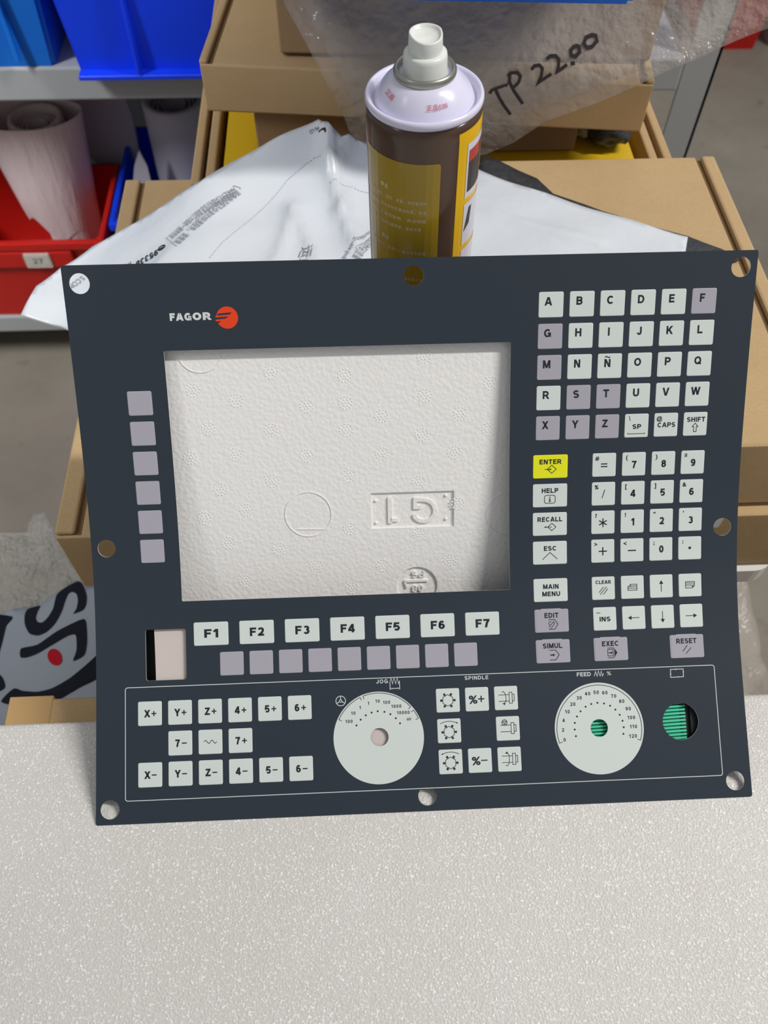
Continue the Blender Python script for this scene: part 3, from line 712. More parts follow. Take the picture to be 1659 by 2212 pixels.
def ext_polys(polys, h0, h1):
    b = bmesh.new()
    for p in polys:
        try:
            lo = [b.verts.new((x, y, h0)) for x, y in p]; hi = [b.verts.new((x, y, h1)) for x, y in p]
            b.faces.new(hi)
            for i in range(len(p)): b.faces.new((lo[i], lo[(i + 1) % len(p)], hi[(i + 1) % len(p)], hi[i]))
        except ValueError: pass
    bmesh.ops.recalc_face_normals(b, faces=b.faces); return b
gw, gh = gx1 - gx0, gs1 - gs0
def st_text(s, x, y, h, wd):  # moulded letters standing upside down
    return text(s, x, y, h, wd, off=0.0, rot=pi)
mk = stroke([(gx0 + gw * .225, gs1 - gh * .14), (gx0 + gw * .225, gs0 + gh * .13)], gw * .05) + stroke([(gx0 + gw * .225, gs0 + gh * .22), (gx0 + gw * .32, gs0 + gh * .22)], gh * .09)
gc = (gx0 + gw * .635, gs0 + gh * .50)
mk += stroke([(gx0 + gw * .52, gs0 + gh * .36)] + arcpts(gc[0], gc[1] - gh * .04, gh * .30, 215, 440, 14) + [(gx0 + gw * .53, gs1 - gh * .22), (gx0 + gw * .53, gs0 + gh * .56), (gx0 + gw * .60, gs0 + gh * .56)], gw * .045)
obj('moulded_letters', mapeps(ext_polys(mk, -0.0016, -0.0003)), EPS, board, world=True, label='raised G1 standing upside down in a sunk rectangle')
mk = st_text('PS', CC[0] + CR * .05, CC[1] + CR * .60, CR * .32, CR * .60) + stroke([(CC[0] - CR * .6, CC[1] + CR * .26), (CC[0] + CR * .55, CC[1] + CR * .26)], CR * .1) + st_text('08', CC[0] + CR * .03, CC[1] - CR * .14, CR * .34, CR * .55) + stroke([(CC[0] - CR * .6, CC[1] + CR * .3), (CC[0] - CR * .5, CC[1] - CR * .1)], CR * .09)
obj('moulded_stamp', mapeps(ext_polys(mk, -0.0016, -0.0002)), EPS, board, world=True, label='raised PS recycling stamp in a sunk circle')
# thin raised mould rings
def ringmesh(cx, cs, r, a0=0, a1=360):
    return mapeps(ext_polys(ring_polys(cx, cs, r - .00022, r + .00022, a0, a1, 48), -0.0003, 0.00045))
r1 = eps_hit(666, 1111); obj('mould_ring', ringmesh(r1[0], r1[1], abs(eps_hit(716, 1111)[0] - r1[0])), EPS, board, world=True)
q0, q1 = eps_hit(642, 1143), eps_hit(706, 1143)
obj('mould_line', mapeps(ext_polys(stroke([q0, q1], .0005), -.0003, .0004)), EPS, board, world=True)
r2 = eps_hit(430, 757); obj('mould_ring', ringmesh(r2[0], r2[1], abs(eps_hit(478, 757)[0] - r2[0])), EPS, board, world=True)
r3 = eps_hit(1098, 1110); obj('mould_ring', ringmesh(r3[0], r3[1], abs(eps_hit(1050, 1110)[0] - r3[0])), EPS, board, world=True)
# rosettes of vent bumps
vm = bmesh.new()
for k in range(19):
    rr = 0 if k == 0 else (.0021 if k < 7 else .0041); aa = 0 if k == 0 else (k * 60 if k < 7 else k * 30 + 10)
    cx, cs = rr * cos(radians(aa)), rr * sin(radians(aa))
    top = vm.verts.new((cx, cs, .0006)); rg = [vm.verts.new((cx + .00075 * cos(t * pi / 3), cs + .00075 * sin(t * pi / 3), 0)) for t in range(6)]
    for t in range(6): f = vm.faces.new((rg[t], rg[(t + 1) % 6], top)); f.smooth = True
vmm = bpy.data.meshes.new('vent_mark')
for v_ in vm.verts: v_.co = Vector((v_.co.x, v_.co.y * cos(SL) - v_.co.z * sin(SL), v_.co.y * sin(SL) + v_.co.z * cos(SL)))
vm.to_mesh(vmm); vm.free(); vmm.materials.append(EPS)
for X, Y in [(860, 397), (375, 508), (690, 532), (865, 518), (1025, 578), (250, 633), (530, 640), (867, 640), (1505, 635), (368, 750), (1027, 745), (1350, 740), (880, 845), (537, 868), (305, 905), (1192, 873), (420, 998), (232, 1036), (883, 1082), (1195, 1105), (568, 1172), (733, 1250), (1030, 1248), (1333, 1222), (893, 1348), (1515, 430), (180, 462), (1378, 567), (530, 380), (1205, 660), (415, 1316), (340, 1145), (1215, 310), (168, 765), (1510, 828), (1367, 970), (690, 755), (1220, 485)]:
    x, s = eps_hit(330 + X / 2.07375, 620 + Y / 2.07375)
    o = bpy.data.objects.new('vent_mark', vmm); COL.objects.link(o); o.parent = board; o.location = eps(x, s, -0.00005) - ORG[board.name]
# corner pins in the sunk rectangle
for (fx, fs) in ((.055, .77), (.055, .15), (.90, .2), (.90, .86)):
    b = bmesh.new(); bmesh.ops.create_uvsphere(b, u_segments=10, v_segments=6, radius=.0011)
    for v_ in b.verts: v_.co = eps(gx0 + gw * fx + v_.co.x, gs0 + gh * fs + v_.co.y, -0.0014 + v_.co.z)
    obj('mould_pin', b, EPS, board, world=True, smooth=True)

# ------------------------------------------------------------------ pieces lying between the panel and the foam sheet
def under(polys_outer, h0, h1):
    """plate following the panel's back at h0..h1 mm (negative = behind)"""
    return to_panel(slab_bm(polys_outer, [], h0, h1), 5.0)
def ulx(px): return px
blk = empty('foam_block', 'pinkish white foam block behind the small window and the jog dial hole', 'foam', (-.08, .09, 0.6))
obj('block', under([(38.6, -317), (215, -317), (215, -219), (36.6, -219)], -13.5, -2.6), mat('foam_pinkish', (.62, .545, .51), .6), blk, world=True)
blp = empty('gap_shade', 'black sheet standing in for the shade of the gap at the left of the small window', 'pad', (-.15, .09, 0.6))
obj('pad', under([(18, -300), (60, -300), (60, -219), (18, -219)], -18, -14.2), BLACKP, blp, world=True)  # added black sheet, paints the darkness of the shaded gap
cab = empty('ribbon_cable', 'green ribbed flat cable with a black connector, seen through the two right dial holes', 'cable', (0.13, 0.045, 0.6))
obj('backing', under([(296, -322), (378, -322), (378, -270), (296, -270)], -6, -5), GREEND, cab, world=True)
for k in range(22):
    v_ = 272 + k * 2.25
    if v_ > 319: break
    d_ = 3.0
    obj('rib', under([(297, -v_ - 1.2 - d_), (381.5, -v_ - 1.2), (381.5, -v_), (297, -v_ - d_)], -5, -3.2), GREEN, cab, world=True)
obj('connector', under([(384.5, -322), (402, -322), (402, -270), (384.5, -270)], -6, -3.0), mat('connector_black', (.014, .017, .018), .6, spec=.2), cab, world=True)
obj('connector_foot', under([(378, -322), (384.4, -322), (384.4, -270), (378, -270)], -6, -5.2), BLACKP, cab, world=True)

# ------------------------------------------------------------------ kraft mailer boxes
def mailer(name, label, x0, x1, y0, y1, z0, z1, loc=None, rotz=0.0, m=KRAFT, gl=0.017, group=None):
    """flat die-cut mailer: body, lid panel, side rolls with a groove, tucked front. Local coordinates when loc is given"""
    e = empty(name, label, 'box', loc if loc else ((x0 + x1) / 2, (y0 + y1) / 2, z0), rotz, group)
    W_ = loc is None
    b = bmesh.new(); bx(b, x0, x1, y0 + .003, y1, z0, z1 - .004, .002, 2); obj('body', b, m, e, world=W_)
    b = bmesh.new(); bx(b, x0 + gl, x1 - gl, y0 + .001, y1 - .001, z1 - .004, z1, .0012, 2); obj('lid', b, m, e, world=W_)
    b = bmesh.new(); bx(b, x0 + .001, x1 - .001, y0, y0 + .0028, z0 + .003, z1 - .0006, .001, 2); obj('front_flap', b, m, e, world=W_)
    for s in (0, 1):
        a0, a1 = (x0 - .0005, x0 + gl - .005) if s == 0 else (x1 - gl + .005, x1 + .0005)
        b = bmesh.new(); bx(b, a0, a1, y0 + .004, y1 - .001, z1 - .0045, z1 + .0015, .0022, 2); obj('side_roll', b, m, e, world=W_)
        a0, a1 = (x0 + gl - .005, x0 + gl) if s == 0 else (x1 - gl, x1 - gl + .005)
        b = bmesh.new(); bx(b, a0, a1, y0 + .004, y1 - .002, z1 - .0042, z1 - .0030); obj('groove', b, KEDGE, e, world=W_, label='dark recessed fold line')
    return e
TOP1 = 0.612; TOP2 = 0.690
lb = mailer('mailer_box', 'wide flat kraft mailer box, bottom of the pile, its left corner beside the panel', -0.268, 0.335, 0.208, 0.646, 0.532, TOP1, gl=.02)
rb = mailer('mailer_box', 'open-topped view of kraft mailer box right of the spray can, under the white courier bag', -0.13, 0.300, 0.216, 0.552, TOP1 + .0018, TOP2)
rb['label'] = 'kraft mailer box right of the spray can, partly under the white courier bag'
# small white sticker on the lower box, seen through the right hole
b = bmesh.new(); q = aty(1545, 1133, .2075); bx(b, q.x - .02, q.x + .003, .2066, .2079, q.z - .003, q.z + .012)
obj('sticker', b, mat('sticker_white', (.8, .8, .8), .5), lb, world=True, label='small white sticker')

tub = empty('plastic_tub', 'white plastic tub with a rounded rim under the pile of mailer boxes', 'tub', (0.03, 0.40, 0))
b = slab_bm(rrect(-0.20, 0.2025, 0.318, 0.60, 0.02, 6), [], 0.512, 0.5315); TUB = mat('tub_white', (.72, .70, .66), .4); obj('rim', b, TUB, tub, world=True)
b = bmesh.new()
P0 = rrect(-0.16, 0.24, 0.22, 0.57, .03, 5); P1 = rrect(-0.19, 0.215, 0.26, 0.59, .03, 5)
A = [b.verts.new((x, y, 0.0)) for x, y in P0]; B = [b.verts.new((x, y, 0.512)) for x, y in P1]
for i in range(len(A)): b.faces.new((A[i], A[(i + 1) % len(A)], B[(i + 1) % len(A)], B[i]))
b.faces.new(A[::-1]); b.faces.new(B); obj('tub_wall', b, TUB, tub, world=True)

# back pile: carton, tray, yellow pad, inner box, black bag, top box, narrow box
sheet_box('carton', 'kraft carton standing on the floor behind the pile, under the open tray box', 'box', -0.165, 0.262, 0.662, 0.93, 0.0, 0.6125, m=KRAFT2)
tr = empty('tray_box', 'open kraft tray box behind the spray can holding yellow and kraft boxes', 'box', (0.045, 0.75, 0.613))
TX0, TX1, TY0, TY1, TZ = -0.186, 0.279, 0.5635, 0.93, 0.6135
b = bmesh.new(); bx(b, TX0, TX1, TY0, TY1, TZ, TZ + .004); obj('tray_floor', b, KRAFT, tr, world=True)
for n, (a, c, d, e_) in (('side_wall', (TX0, TX0 + .009, TY0, TY1)), ('side_wall', (TX1 - .009, TX1, TY0, TY1))):
    b = bmesh.new(); bx(b, a, c, d, e_, TZ + .004, .664, .002, 2); obj(n, b, KRAFT, tr, world=True)
for a in (TX0 + .013, TX1 - .022):
    b = bmesh.new(); bx(b, a, a + .009, TY0 + .004, TY1 - .004, TZ + .004, .662, .002, 2); obj('inner_wall', b, KRAFT, tr, world=True)
b = bmesh.new(); bx(b, TX0 + .009, TX1 - .009, TY1 - .006, TY1, TZ + .004, .662); obj('back_wall', b, KRAFT, tr, world=True)
yb = empty('yellow_box', 'flat yellow box lying in the open tray behind the spray can', 'box', (0.05, 0.74, TZ + .0045))
b = bmesh.new(); bx(b, -0.158, 0.246, 0.588, 0.915, TZ + .0045, 0.653, .002, 2); obj('body', b, YEL, yb, world=True)
b = bmesh.new(); bx(b, -0.158, 0.246, 0.588, 0.915, 0.6532, 0.656, .001, 2); obj('lid', b, YEL, yb, world=True)
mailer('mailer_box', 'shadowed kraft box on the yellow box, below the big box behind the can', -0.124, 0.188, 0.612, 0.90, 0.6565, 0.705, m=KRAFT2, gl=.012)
# black wrapped parcel between tray and upper box
def blob(bm, c, r, seg=28, amp=.18, seed=1):
    random.seed(seed); bmesh.ops.create_icosphere(bm, subdivisions=4, radius=1.0)
    from mathutils import noise as mn
    for v_ in bm.verts:
        n_ = mn.noise(v_.co * 2.3 + Vector((seed, 0, 0))) + .6 * mn.noise(v_.co * 6 + Vector((seed, 3, 0)))
        d = v_.co * (1 + amp * n_)
        d = Vector((math.copysign(abs(d.x) ** .7, d.x), math.copysign(abs(d.y) ** .7, d.y), math.copysign(abs(d.z) ** .8, d.z)))
        v_.co = Vector((c[0] + d.x * r[0], c[1] + d.y * r[1], c[2] + d.z * r[2]))
b = bmesh.new(); blob(b, (0.222, 0.645, 0.676), (.021, .04, .019), seed=4)
origin_to(obj('black_parcel', b, BAGK, smooth=True, label='crumpled black plastic parcel wedged under the big box, above the yellow box', cat='parcel'), (0.222, .645, .657))
b = bmesh.new(); blob(b, (0.197, 0.66, 0.668), (.008, .035, .011), seed=9)
origin_to(obj('padded_packet', b, mat('packet_grey', (.42, .41, .38), .6), smooth=True, label='small pale packet between the kraft box and the black parcel', cat='packet'), (0.197, .66, .657))
# upper box, turned a little
UZ0, UZ1 = 0.7072, 0.753
pl_, pr_ = atz(428, 138, UZ1), atz(1415, 184, UZ1)
ud = math.atan2(pr_.y - pl_.y, pr_.x - pl_.x); uw = (pr_ - pl_).length
ub = mailer('mailer_box', 'big flat kraft box behind the spray can, turned slightly, under the hanging plastic bag', 0, uw, 0, 0.33, 0, UZ1 - UZ0, loc=(pl_.x, pl_.y, UZ0), rotz=ud, gl=.012)
tl_, trr = atz(605, 123, UZ1 + .001), atz(1404, 138, UZ1 + .001)
td = math.atan2(trr.y - tl_.y, trr.x - tl_.x)
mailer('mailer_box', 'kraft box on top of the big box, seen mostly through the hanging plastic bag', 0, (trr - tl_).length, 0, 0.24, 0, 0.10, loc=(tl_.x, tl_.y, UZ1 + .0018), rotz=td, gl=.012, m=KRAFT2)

# ------------------------------------------------------------------ white courier bag
def seg_d(x, y, a, b):
    ax, ay = a; bx_, by = b; dx, dy = bx_ - ax, by - ay
    t = max(0, min(1, ((x - ax) * dx + (y - ay) * dy) / (dx * dx + dy * dy)))
    return math.hypot(x - ax - t * dx, y - ay - t * dy), t
BZ = 0.6965
def sstep(a, b, x): t = max(0, min(1, (x - a) / (b - a))); return t * t * (3 - 2 * t)
C0 = lambda p: (atz(p[0], p[1], .70).x, atz(p[0], p[1], .70).y)
RG = [(C0((722, 282)), C0((712, 385)), .010, .012), (C0((712, 385)), C0((770, 540)), .007, .010), (C0((680, 300)), C0((440, 430)), .006, .014),
      (C0((440, 430)), C0((300, 560)), .004, .014), (C0((635, 455)), C0((690, 570)), .006, .013), (C0((635, 455)), C0((600, 560)), .004, .012), (C0((1060, 455)), C0((1300, 520)), .002, .01),
      (C0((640, 300)), C0((520, 380)), .003, .006), (C0((765, 330)), C0((722, 400)), .004, .007), (C0((760, 420)), C0((730, 470)), .003, .006), (C0((250, 530)), C0((180, 570)), .004, .010), (C0((90, 620)), C0((120, 690)), .004, .010), (C0((850, 420)), C0((1000, 560)), .002, .012), (C0((560, 330)), C0((400, 420)), -.003, .008)]
EA, EB = C0((100, 600)), C0((690, 250))
def bagz(x, y):
    z = BZ
    fade = sstep(.012, .055, seg_d(x, y, EA, EB)[0])
    z -= .060 * sstep(-.15, -.30, x)
    z += .030 * sstep(.46, .58, y) * sstep(.06, -.05, x) * sstep(-.2, -.1, x)
    for a, b_, h, wd in RG:
        d, t = seg_d(x, y, a, b_)
        z += 1.8 * fade * h * math.exp(-abs(d) / wd * 1.6) * (0.5 + .5 * math.sin(pi * (0.15 + .7 * t)))
    z += .0012 * sin(60 * x + 35 * y) * sstep(-.02, -.1, x) + .0008 * sin(90 * y - 40 * x)
    return z
def surf_sheet(outpx, zf, step, thick, z0=.7, xy=None):
    """closed thin sheet over an outline, following zf; both faces and a rim"""
    pts = xy if xy else [(p.x, p.y) for p in (onf(x, y, zf, z0) for x, y in outpx)]
    # resample outline
    R = []
    for i in range(len(pts)):
        a, c = Vector(pts[i]), Vector(pts[(i + 1) % len(pts)]); n = max(1, int((c - a).length / step))
        for k in range(n): R.append(a.lerp(c, k / n))
    xs = [p.x for p in R]; ys = [p.y for p in R]; n = len(R); V = list(R)
    def inside(x, y):
        c = False; j = n - 1
        for i in range(n):
            if (R[i].y > y) != (R[j].y > y) and x < (R[j].x - R[i].x) * (y - R[i].y) / (R[j].y - R[i].y) + R[i].x: c = not c
            j = i
        return c
    x = min(xs); row = 0
    while x < max(xs):
        y = min(ys) + (step / 2 if row % 2 else 0)
        while y < max(ys):
            if inside(x, y) and min((Vector((x, y)) - q_).length_squared for q_ in R) > (step * .45) ** 2: V.append(Vector((x, y)))
            y += step
        x += step * .87; row += 1
    E_ = [(i, (i + 1) % n) for i in range(n)]
    ov, oe, of, *_ = delaunay_2d_cdt(V, E_, [], 1, 1e-7)
    b = bmesh.new()
    T = [b.verts.new((p.x, p.y, zf(p.x, p.y))) for p in ov]; B = [b.verts.new((p.x, p.y, zf(p.x, p.y) - thick)) for p in ov]
    ec = {}
    for f in of:
        a, c, d = (ov[i] for i in f[:3])
        if (c - a).x * (d - a).y - (c - a).y * (d - a).x < 0: f = f[::-1]
        b.faces.new([T[i] for i in f]).smooth = True; b.faces.new([B[i] for i in f[::-1]]).smooth = True
        for i in range(len(f)):
            e1 = (f[i], f[(i + 1) % len(f)])
            if (e1[1], e1[0]) in ec: del ec[(e1[1], e1[0])]
            else: ec[e1] = 1
    for a, c in ec: b.faces.new((T[a], B[a], B[c], T[c]))
    return b
OUTL = [(45, 680), (78, 618), (131, 578), (200, 532), (270, 492), (350, 445), (430, 393), (500, 350), (580, 306), (640, 278), (688, 257), (705, 262), (722, 277), (738, 294), (770, 302), (840, 318), (960, 338),
        (1045, 371), (1130, 402), (1200, 424), (1340, 468), (1486, 512), (1478, 560), (1300, 620), (900, 640), (400, 660), (160, 716), (131, 704), (85, 692)]
bag = empty('courier_bag', 'large white crumpled courier bag with upside-down printing, under the spray can', 'bag', (0, .35, .6925))
obj('bag_sheet', surf_sheet(OUTL, bagz, .0052, .0018), BAGW, bag, world=True)
BK = [(1030, 372), (1042, 335), (1075, 345), (1120, 368), (1160, 385), (1195, 418), (1300, 455), (1486, 510), (1560, 538), (1600, 560), (1400, 600), (1100, 480)]
obj('bag_lining', surf_sheet(BK, lambda x, y: TOP2 + .0022 + .002 * max(0, sin(70 * x + 30 * y)) , .012, .0012), BAGK, bag, world=True, label='black inner side of the bag along its right edge')
def drape(polys, zf, h=.0005):
    b = bmesh.new()
    for p in polys:
        try:
            f = b.faces.new([b.verts.new((x, y, zf(x, y) + h)) for x, y in p])
        except ValueError: pass
    b.normal_update()
    for f in b.faces:
        if f.normal.z < 0: f.normal_flip()
    return b
def line_text(s, pa, pb, hpx, zf, h_mult=1.0, off=.02, sp=1.0, up=1, hmm=None):
    """text laid on the sheet from image point pa to pb (positions on the sheet)"""
    A = onf(pa[0], pa[1], zf); B = onf(pb[0], pb[1], zf)
    d = Vector((B.x - A.x, B.y - A.y)); L = d.length; rot = math.atan2(d.y, d.x)
    return text(s, (A.x + B.x) / 2, (A.y + B.y) / 2, hpx, L, off=off, sp=sp, rot=rot)
bp = []
bp += line_text('95338', (341, 545), (294, 573), .0092, bagz, off=.02)
bp += line_text('WWW.', (284, 571), (258, 586), .0085, bagz, off=.01)
pr = []
pr += line_text('\u83b7\u53d6\u66f4\u591a\u7684\u8be6\u7ec6\u7f51\u70b9\u4fe1\u606f\u8bf7\u62e8\u6253\u5927\u9646\u7edf\u4e00\u670d\u52a1\u70ed\u7ebf'[::1], (506, 415), (368, 514), .0070, bagz, off=.0)
pr += line_text('\u66f4\u591a\u7684\u8be6\u7ec6\u53ca\u5feb\u901f\u7684\u7279\u901a\u670d\u52a1\uff0c\u8bf7\u767b\u5f55', (513, 412), (380, 526), .0070, bagz, off=.0)
def pxstroke(pts, wd, zf):
    P_ = [onf(x, y, zf) for x, y in pts]; return stroke([(p.x, p.y) for p in P_], wd)
pr += pxstroke([(362, 514), (359, 515), (380, 532), (383, 531)], .0005, bagz) + pxstroke([(502, 405), (505, 402), (520, 407), (518, 410)], .0005, bagz)
bp += pxstroke([(704, 286), (701, 279), (695, 280), (688, 286)], .0016, bagz)
bp += line_text('PE-LD', (688, 276), (669, 287), .0040, bagz, off=.0)
oc = onf(349, 536, bagz)
ball = circ(oc.x, oc.y, .0036, 20)
rt = line_text('hazardous articles or valuable goods', (812, 492), (742, 560), .0040, bagz, off=.0) + line_text('\u7269\u54c1\u53ca\u5176\u4ed6\u4efb\u4f55\u8d35\u91cd', (812, 510), (768, 560), .0055, bagz, off=.0)
rt += line_text('\u8fd0\u5355', (664, 532), (648, 580), .0085, bagz, off=.0)
rt += line_text('S.COM', (180, 600), (150, 622), .0085, bagz, off=.0)
obj('phone_print', drape(bp, bagz), BLACKINK, bag, world=True, label='black print 95338, upside down')
obj('phone_disc', drape([ball], bagz), BLACKINK, bag, world=True)
obj('phone_dot', drape(stroke([(oc.x - .0017, oc.y - .0006), (oc.x - .0003, oc.y + .0006), (oc.x + .0018, oc.y + .0002)], .0006), bagz, .0008), BAGW, bag, world=True)
obj('text_print', drape(pr + rt, bagz), GREYINK, bag, world=True, label='grey lines of Chinese characters, upside down')
# dashed perforation line
dp = [(693, 337), (680, 341), (660, 356), (620, 390), (560, 458), (520, 492), (480, 525), (450, 560)]
W3 = [onf(x, y, bagz) for x, y in dp]; ds = []
for a, c in zip(W3, W3[1:]):
    n = max(1, int((c - a).length / .0026))
    for k in range(n):
        p, q_ = a.lerp(c, k / n), a.lerp(c, (k + .55) / n); ds += stroke([(p.x, p.y), (q_.x, q_.y)], .0004)
for a, c in [((712, 398), (745, 402)), ((745, 402), (800, 418))]:
    a, c = onf(*a, bagz), onf(*c, bagz); n = int((c - a).length / .0026)
    for k in range(n):
        p, q_ = a.lerp(c, k / n), a.lerp(c, (k + .55) / n); ds += stroke([(p.x, p.y), (q_.x, q_.y)], .0004)
obj('perforation', drape(ds, bagz), GREYINK, bag, world=True, label='dashed tear line')

# ------------------------------------------------------------------ spray can
CX, CY, CB = 0.0115, 0.322, BZ + .002
RC = 0.0335; HR = 0.190   # radius, rim height above base
can = empty('spray_can', 'brown and ochre aerosol can with white cone top and white nozzle, behind the panel', 'spray can', (CX, CY, CB), rot=(0, radians(-1.6), 0))
TH0 = -pi / 2 - .14   # direction of the viewer
b = bmesh.new(); lathe(b, [(.030, 0), (.0330, .002), (.0332, .004), (RC, .008), (RC, HR - .014), (RC - .0004, HR - .008), (RC - .0012, HR - .0045), (RC - .0035, HR - .0046)], 96, True, False)
obj('body', b, CANB, can)
b = bmesh.new(); lathe(b, [(RC - .003, HR - .0045), (RC - .0006, HR - .0042), (RC + .0002, HR - .003), (RC + .0002, HR - .001), (RC - .0004, HR + .0005), (RC - .0018, HR + .0006), (RC - .0028, HR - .0006), (RC - .0040, HR - .0035),
    (RC - .0050, HR - .0036), (RC - .0056, HR - .0015), (.0268, HR + .0008), (.0246, HR + .0040), (.0215, HR + .0074), (.0185, HR + .0100), (.0150, HR + .0112)], 96)
obj('cone_top', b, CANW, can)
b = bmesh.new(); tprof = [(.0125, HR + .0080), (.0150, HR + .0085)] + [(.0160 + .0016 * cos(t), HR + .0120 + .0026 * sin(t)) for t in np.linspace(-pi / 2, pi * .95, 12)] + [(.0142, HR + .0100), (.0128, HR + .0085)]
lathe(b, tprof, 72, False, False); obj('valve_ring', b, TIN, can)
b = bmesh.new(); lathe(b, [(.0134, HR + .0085), (.0124, HR + .0087), (.0123, HR + .0090), (.0121, HR + .0200), (.0118, HR + .0218), (.0110, HR + .0226), (.0088, HR + .0227), (.0060, HR + .0227)], 64)
obj('collar', b, NOZ, can)
# slanted hollow-topped nozzle
b = bmesh.new(); seg = 64; rings = []
for r, z, sl_ in [(.0093, .0224, 0), (.0093, .0255, 0), (.0091, .0318, 1), (.0089, .0325, 1), (.0081, .0325, 1), (.0078, .0316, 1), (.0058, .0306, 1.0), (.0025, .0302, 1.0), (.0001, .0301, 1.0)]:
    rings.append([b.verts.new((r * cos(2 * pi * k / seg), r * sin(2 * pi * k / seg), HR + z + sl_ * (-.0022 * max(0, cos(2 * pi * k / seg - (TH0 + .5))) * (r / .0088))) ) for k in range(seg)])
for A, B in zip(rings, rings[1:]):
    for k in range(seg): b.faces.new((A[k], A[(k + 1) % seg], B[(k + 1) % seg], B[k])).smooth = True
obj('nozzle', b, NOZ, can)
def cyl(polys, h=.00015, cut=.004):
    """polygons in (arc metres from the viewer side, height above base) wrapped on the can"""
    b = polys_bm(polys, 0)
    xs = [v_.co.x for v_ in b.verts]; k = math.ceil(min(xs) / cut) * cut
    while k < max(xs) and max(xs) - min(xs) > cut:
        bmesh.ops.bisect_plane(b, geom=b.verts[:] + b.edges[:] + b.faces[:], plane_co=(k, 0, 0), plane_no=(1, 0, 0), dist=1e-6); k += cut
    if cut < .1: bmesh.ops.bisect_plane(b, geom=b.verts[:] + b.edges[:] + b.faces[:], plane_co=(0, HR - .014, 0), plane_no=(0, 1, 0), dist=1e-6)
    for v_ in b.verts:
        x, y = v_.co.x, v_.co.y; t = TH0 + x / RC; r = RC + h
        if y > HR - .014: r -= .0004 * ((y - HR + .014) / .006)
        v_.co = Vector((r * cos(t), r * sin(t), y))
    return b
A_ = lambda deg: radians(deg) * RC
obj('label_ground', cyl([[(A_(40), .01), (A_(118), .01), (A_(118), HR - .0095), (A_(40), HR - .0095)]]), CANY2, can, label='bright yellow band on the right side of the can')
obj('label_ground', cyl([[(A_(-125), .01), (A_(-74), .01), (A_(-74), HR - .03), (A_(-125), HR - .03)]]), CANL, can, label='white band on the left side of the can')
obj('label_panel', cyl([rrect(A_(-70), .012, A_(21), HR - .0235, .002)], .0002), CANY, can, label='ochre text panel with pale Chinese lines')
LT = []
yy = HR - .0235
def cl(s, deg0, y, h, wd=None, off=0.0): return text(s, A_(deg0), y, h, wd, off=off)
LT += cl('\u7279\u70b9', -38, yy - .0185, .0026, .006, .02)
lines = ['\u672c\u54c1\u5bf9\u5851\u6599\u3001\u6a61\u80f6\u3001\u76ae\u9769\u3001\u6728\u6750\u7b49\u6750\u6599', '\u65e0\u8150\u8680\uff0c\u5177\u6709\u826f\u597d\u7684\u6e05\u6d01\u6548\u679c\uff0c\u5b89\u5168', '\u5feb\u5e72\u3001\u4e0d\u7559\u6b8b\u7559\u7269\uff0c\u6e05\u6d01\u5f7b\u5e95', '\u9002\u7528\u4e8e\u7cbe\u5bc6\u4eea\u5668\u8868\u9762\uff0c\u4f7f\u7528\u65b9\u4fbf']
for k, s in enumerate(lines): LT += cl(s, -26, yy - .0255 - .0062 * k, .0019, .040 - .006 * (k == 3))
LT += cl('\u7528\u6cd5', -38, yy - .055, .0026, .006, .02)
LT += cl('\u4f7f\u7528\u524d\u6447\u5300\uff0c\u8ddd\u79bb\u4e8c\u5341\u5398\u7c73\u55b7\u4e8e\u8868\u9762', -26, yy - .0620, .0019, .040)
for k, s in enumerate(['\u6ce8\u610f\uff1a\u672c\u54c1\u4e3a\u538b\u529b\u5bb9\u5668\uff0c\u8bf7\u52ff\u9760\u8fd1\u706b\u6e90', '\u907f\u514d\u9633\u5149\u76f4\u5c04\uff0c\u8d2e\u5b58\u6e29\u5ea6\u4f4e\u4e8e\u4e94\u5341\u5ea6\uff08\u4e00\u767e\uff09', '\u4f7f\u7528\u65f6\u4fdd\u6301\u901a\u98ce\uff0c\u4e0d\u53ef\u523a\u7a7f\u6216\u711a\u70e7\u7a7a\u7f50', '\u8bf7\u653e\u5728\u513f\u7ae5\u4e0d\u80fd\u63a5\u89e6\u7684\u5730\u65b9']): LT += cl(s, -26, yy - .083 - .0055 * k, .0019, .042 - .012 * (k == 3))
obj('label_text', cyl(LT, .0004, .5), CANT, can)
obj('label_warning', cyl(cl('\u8b66\u544a', -38, yy - .0755, .0026, .006, .02), .0004, .5), mat('warning_red', (.45, .06, .01), .4), can, label='small red heading on the ochre panel')
fr_ = [(-.031, 0.006), (-.0655, -.029), (-.100, -.064)]
frames = []; reds = []; darks = []
for k, (y0, y1) in enumerate([(HR - .054, HR - .018), (HR - .088, HR - .058), (HR - .125, HR - .092)]):
    frames.append([(A_(52), y0), (A_(95), y0), (A_(95), y1), (A_(52), y1)])
darks.append([(A_(55), HR - .050), (A_(75), HR - .050), (A_(75), HR - .030), (A_(55), HR - .030)]); reds.append([(A_(55), HR - .030), (A_(75), HR - .030), (A_(75), HR - .0225), (A_(55), HR - .0225)])
darks += [[(A_(54), HR - .078), (A_(63), HR - .074), (A_(66), HR - .062), (A_(61), HR - .062)], [(A_(54), HR - .122), (A_(70), HR - .122), (A_(68), HR - .105), (A_(60), HR - .10), (A_(54), HR - .103)]]
br_ = [[(A_(77), HR - .050), (A_(92), HR - .050), (A_(92), HR - .0225), (A_(77), HR - .0225)]]
obj('label_picture_frame', cyl(frames, .0003), CANL, can, label='three pale picture fields down the yellow band')
CH = mat('print_charcoal', (.03, .03, .035), .4)
for d_ in darks: obj('label_picture', cyl([d_], .0005), CH, can)
obj('label_picture', cyl(reds, .0005), mat('print_red', (.45, .04, .03), .4), can, label='red patch in the top picture')
obj('label_picture', cyl(br_, .0005), mat('print_brown', (.10, .06, .04), .4), can)
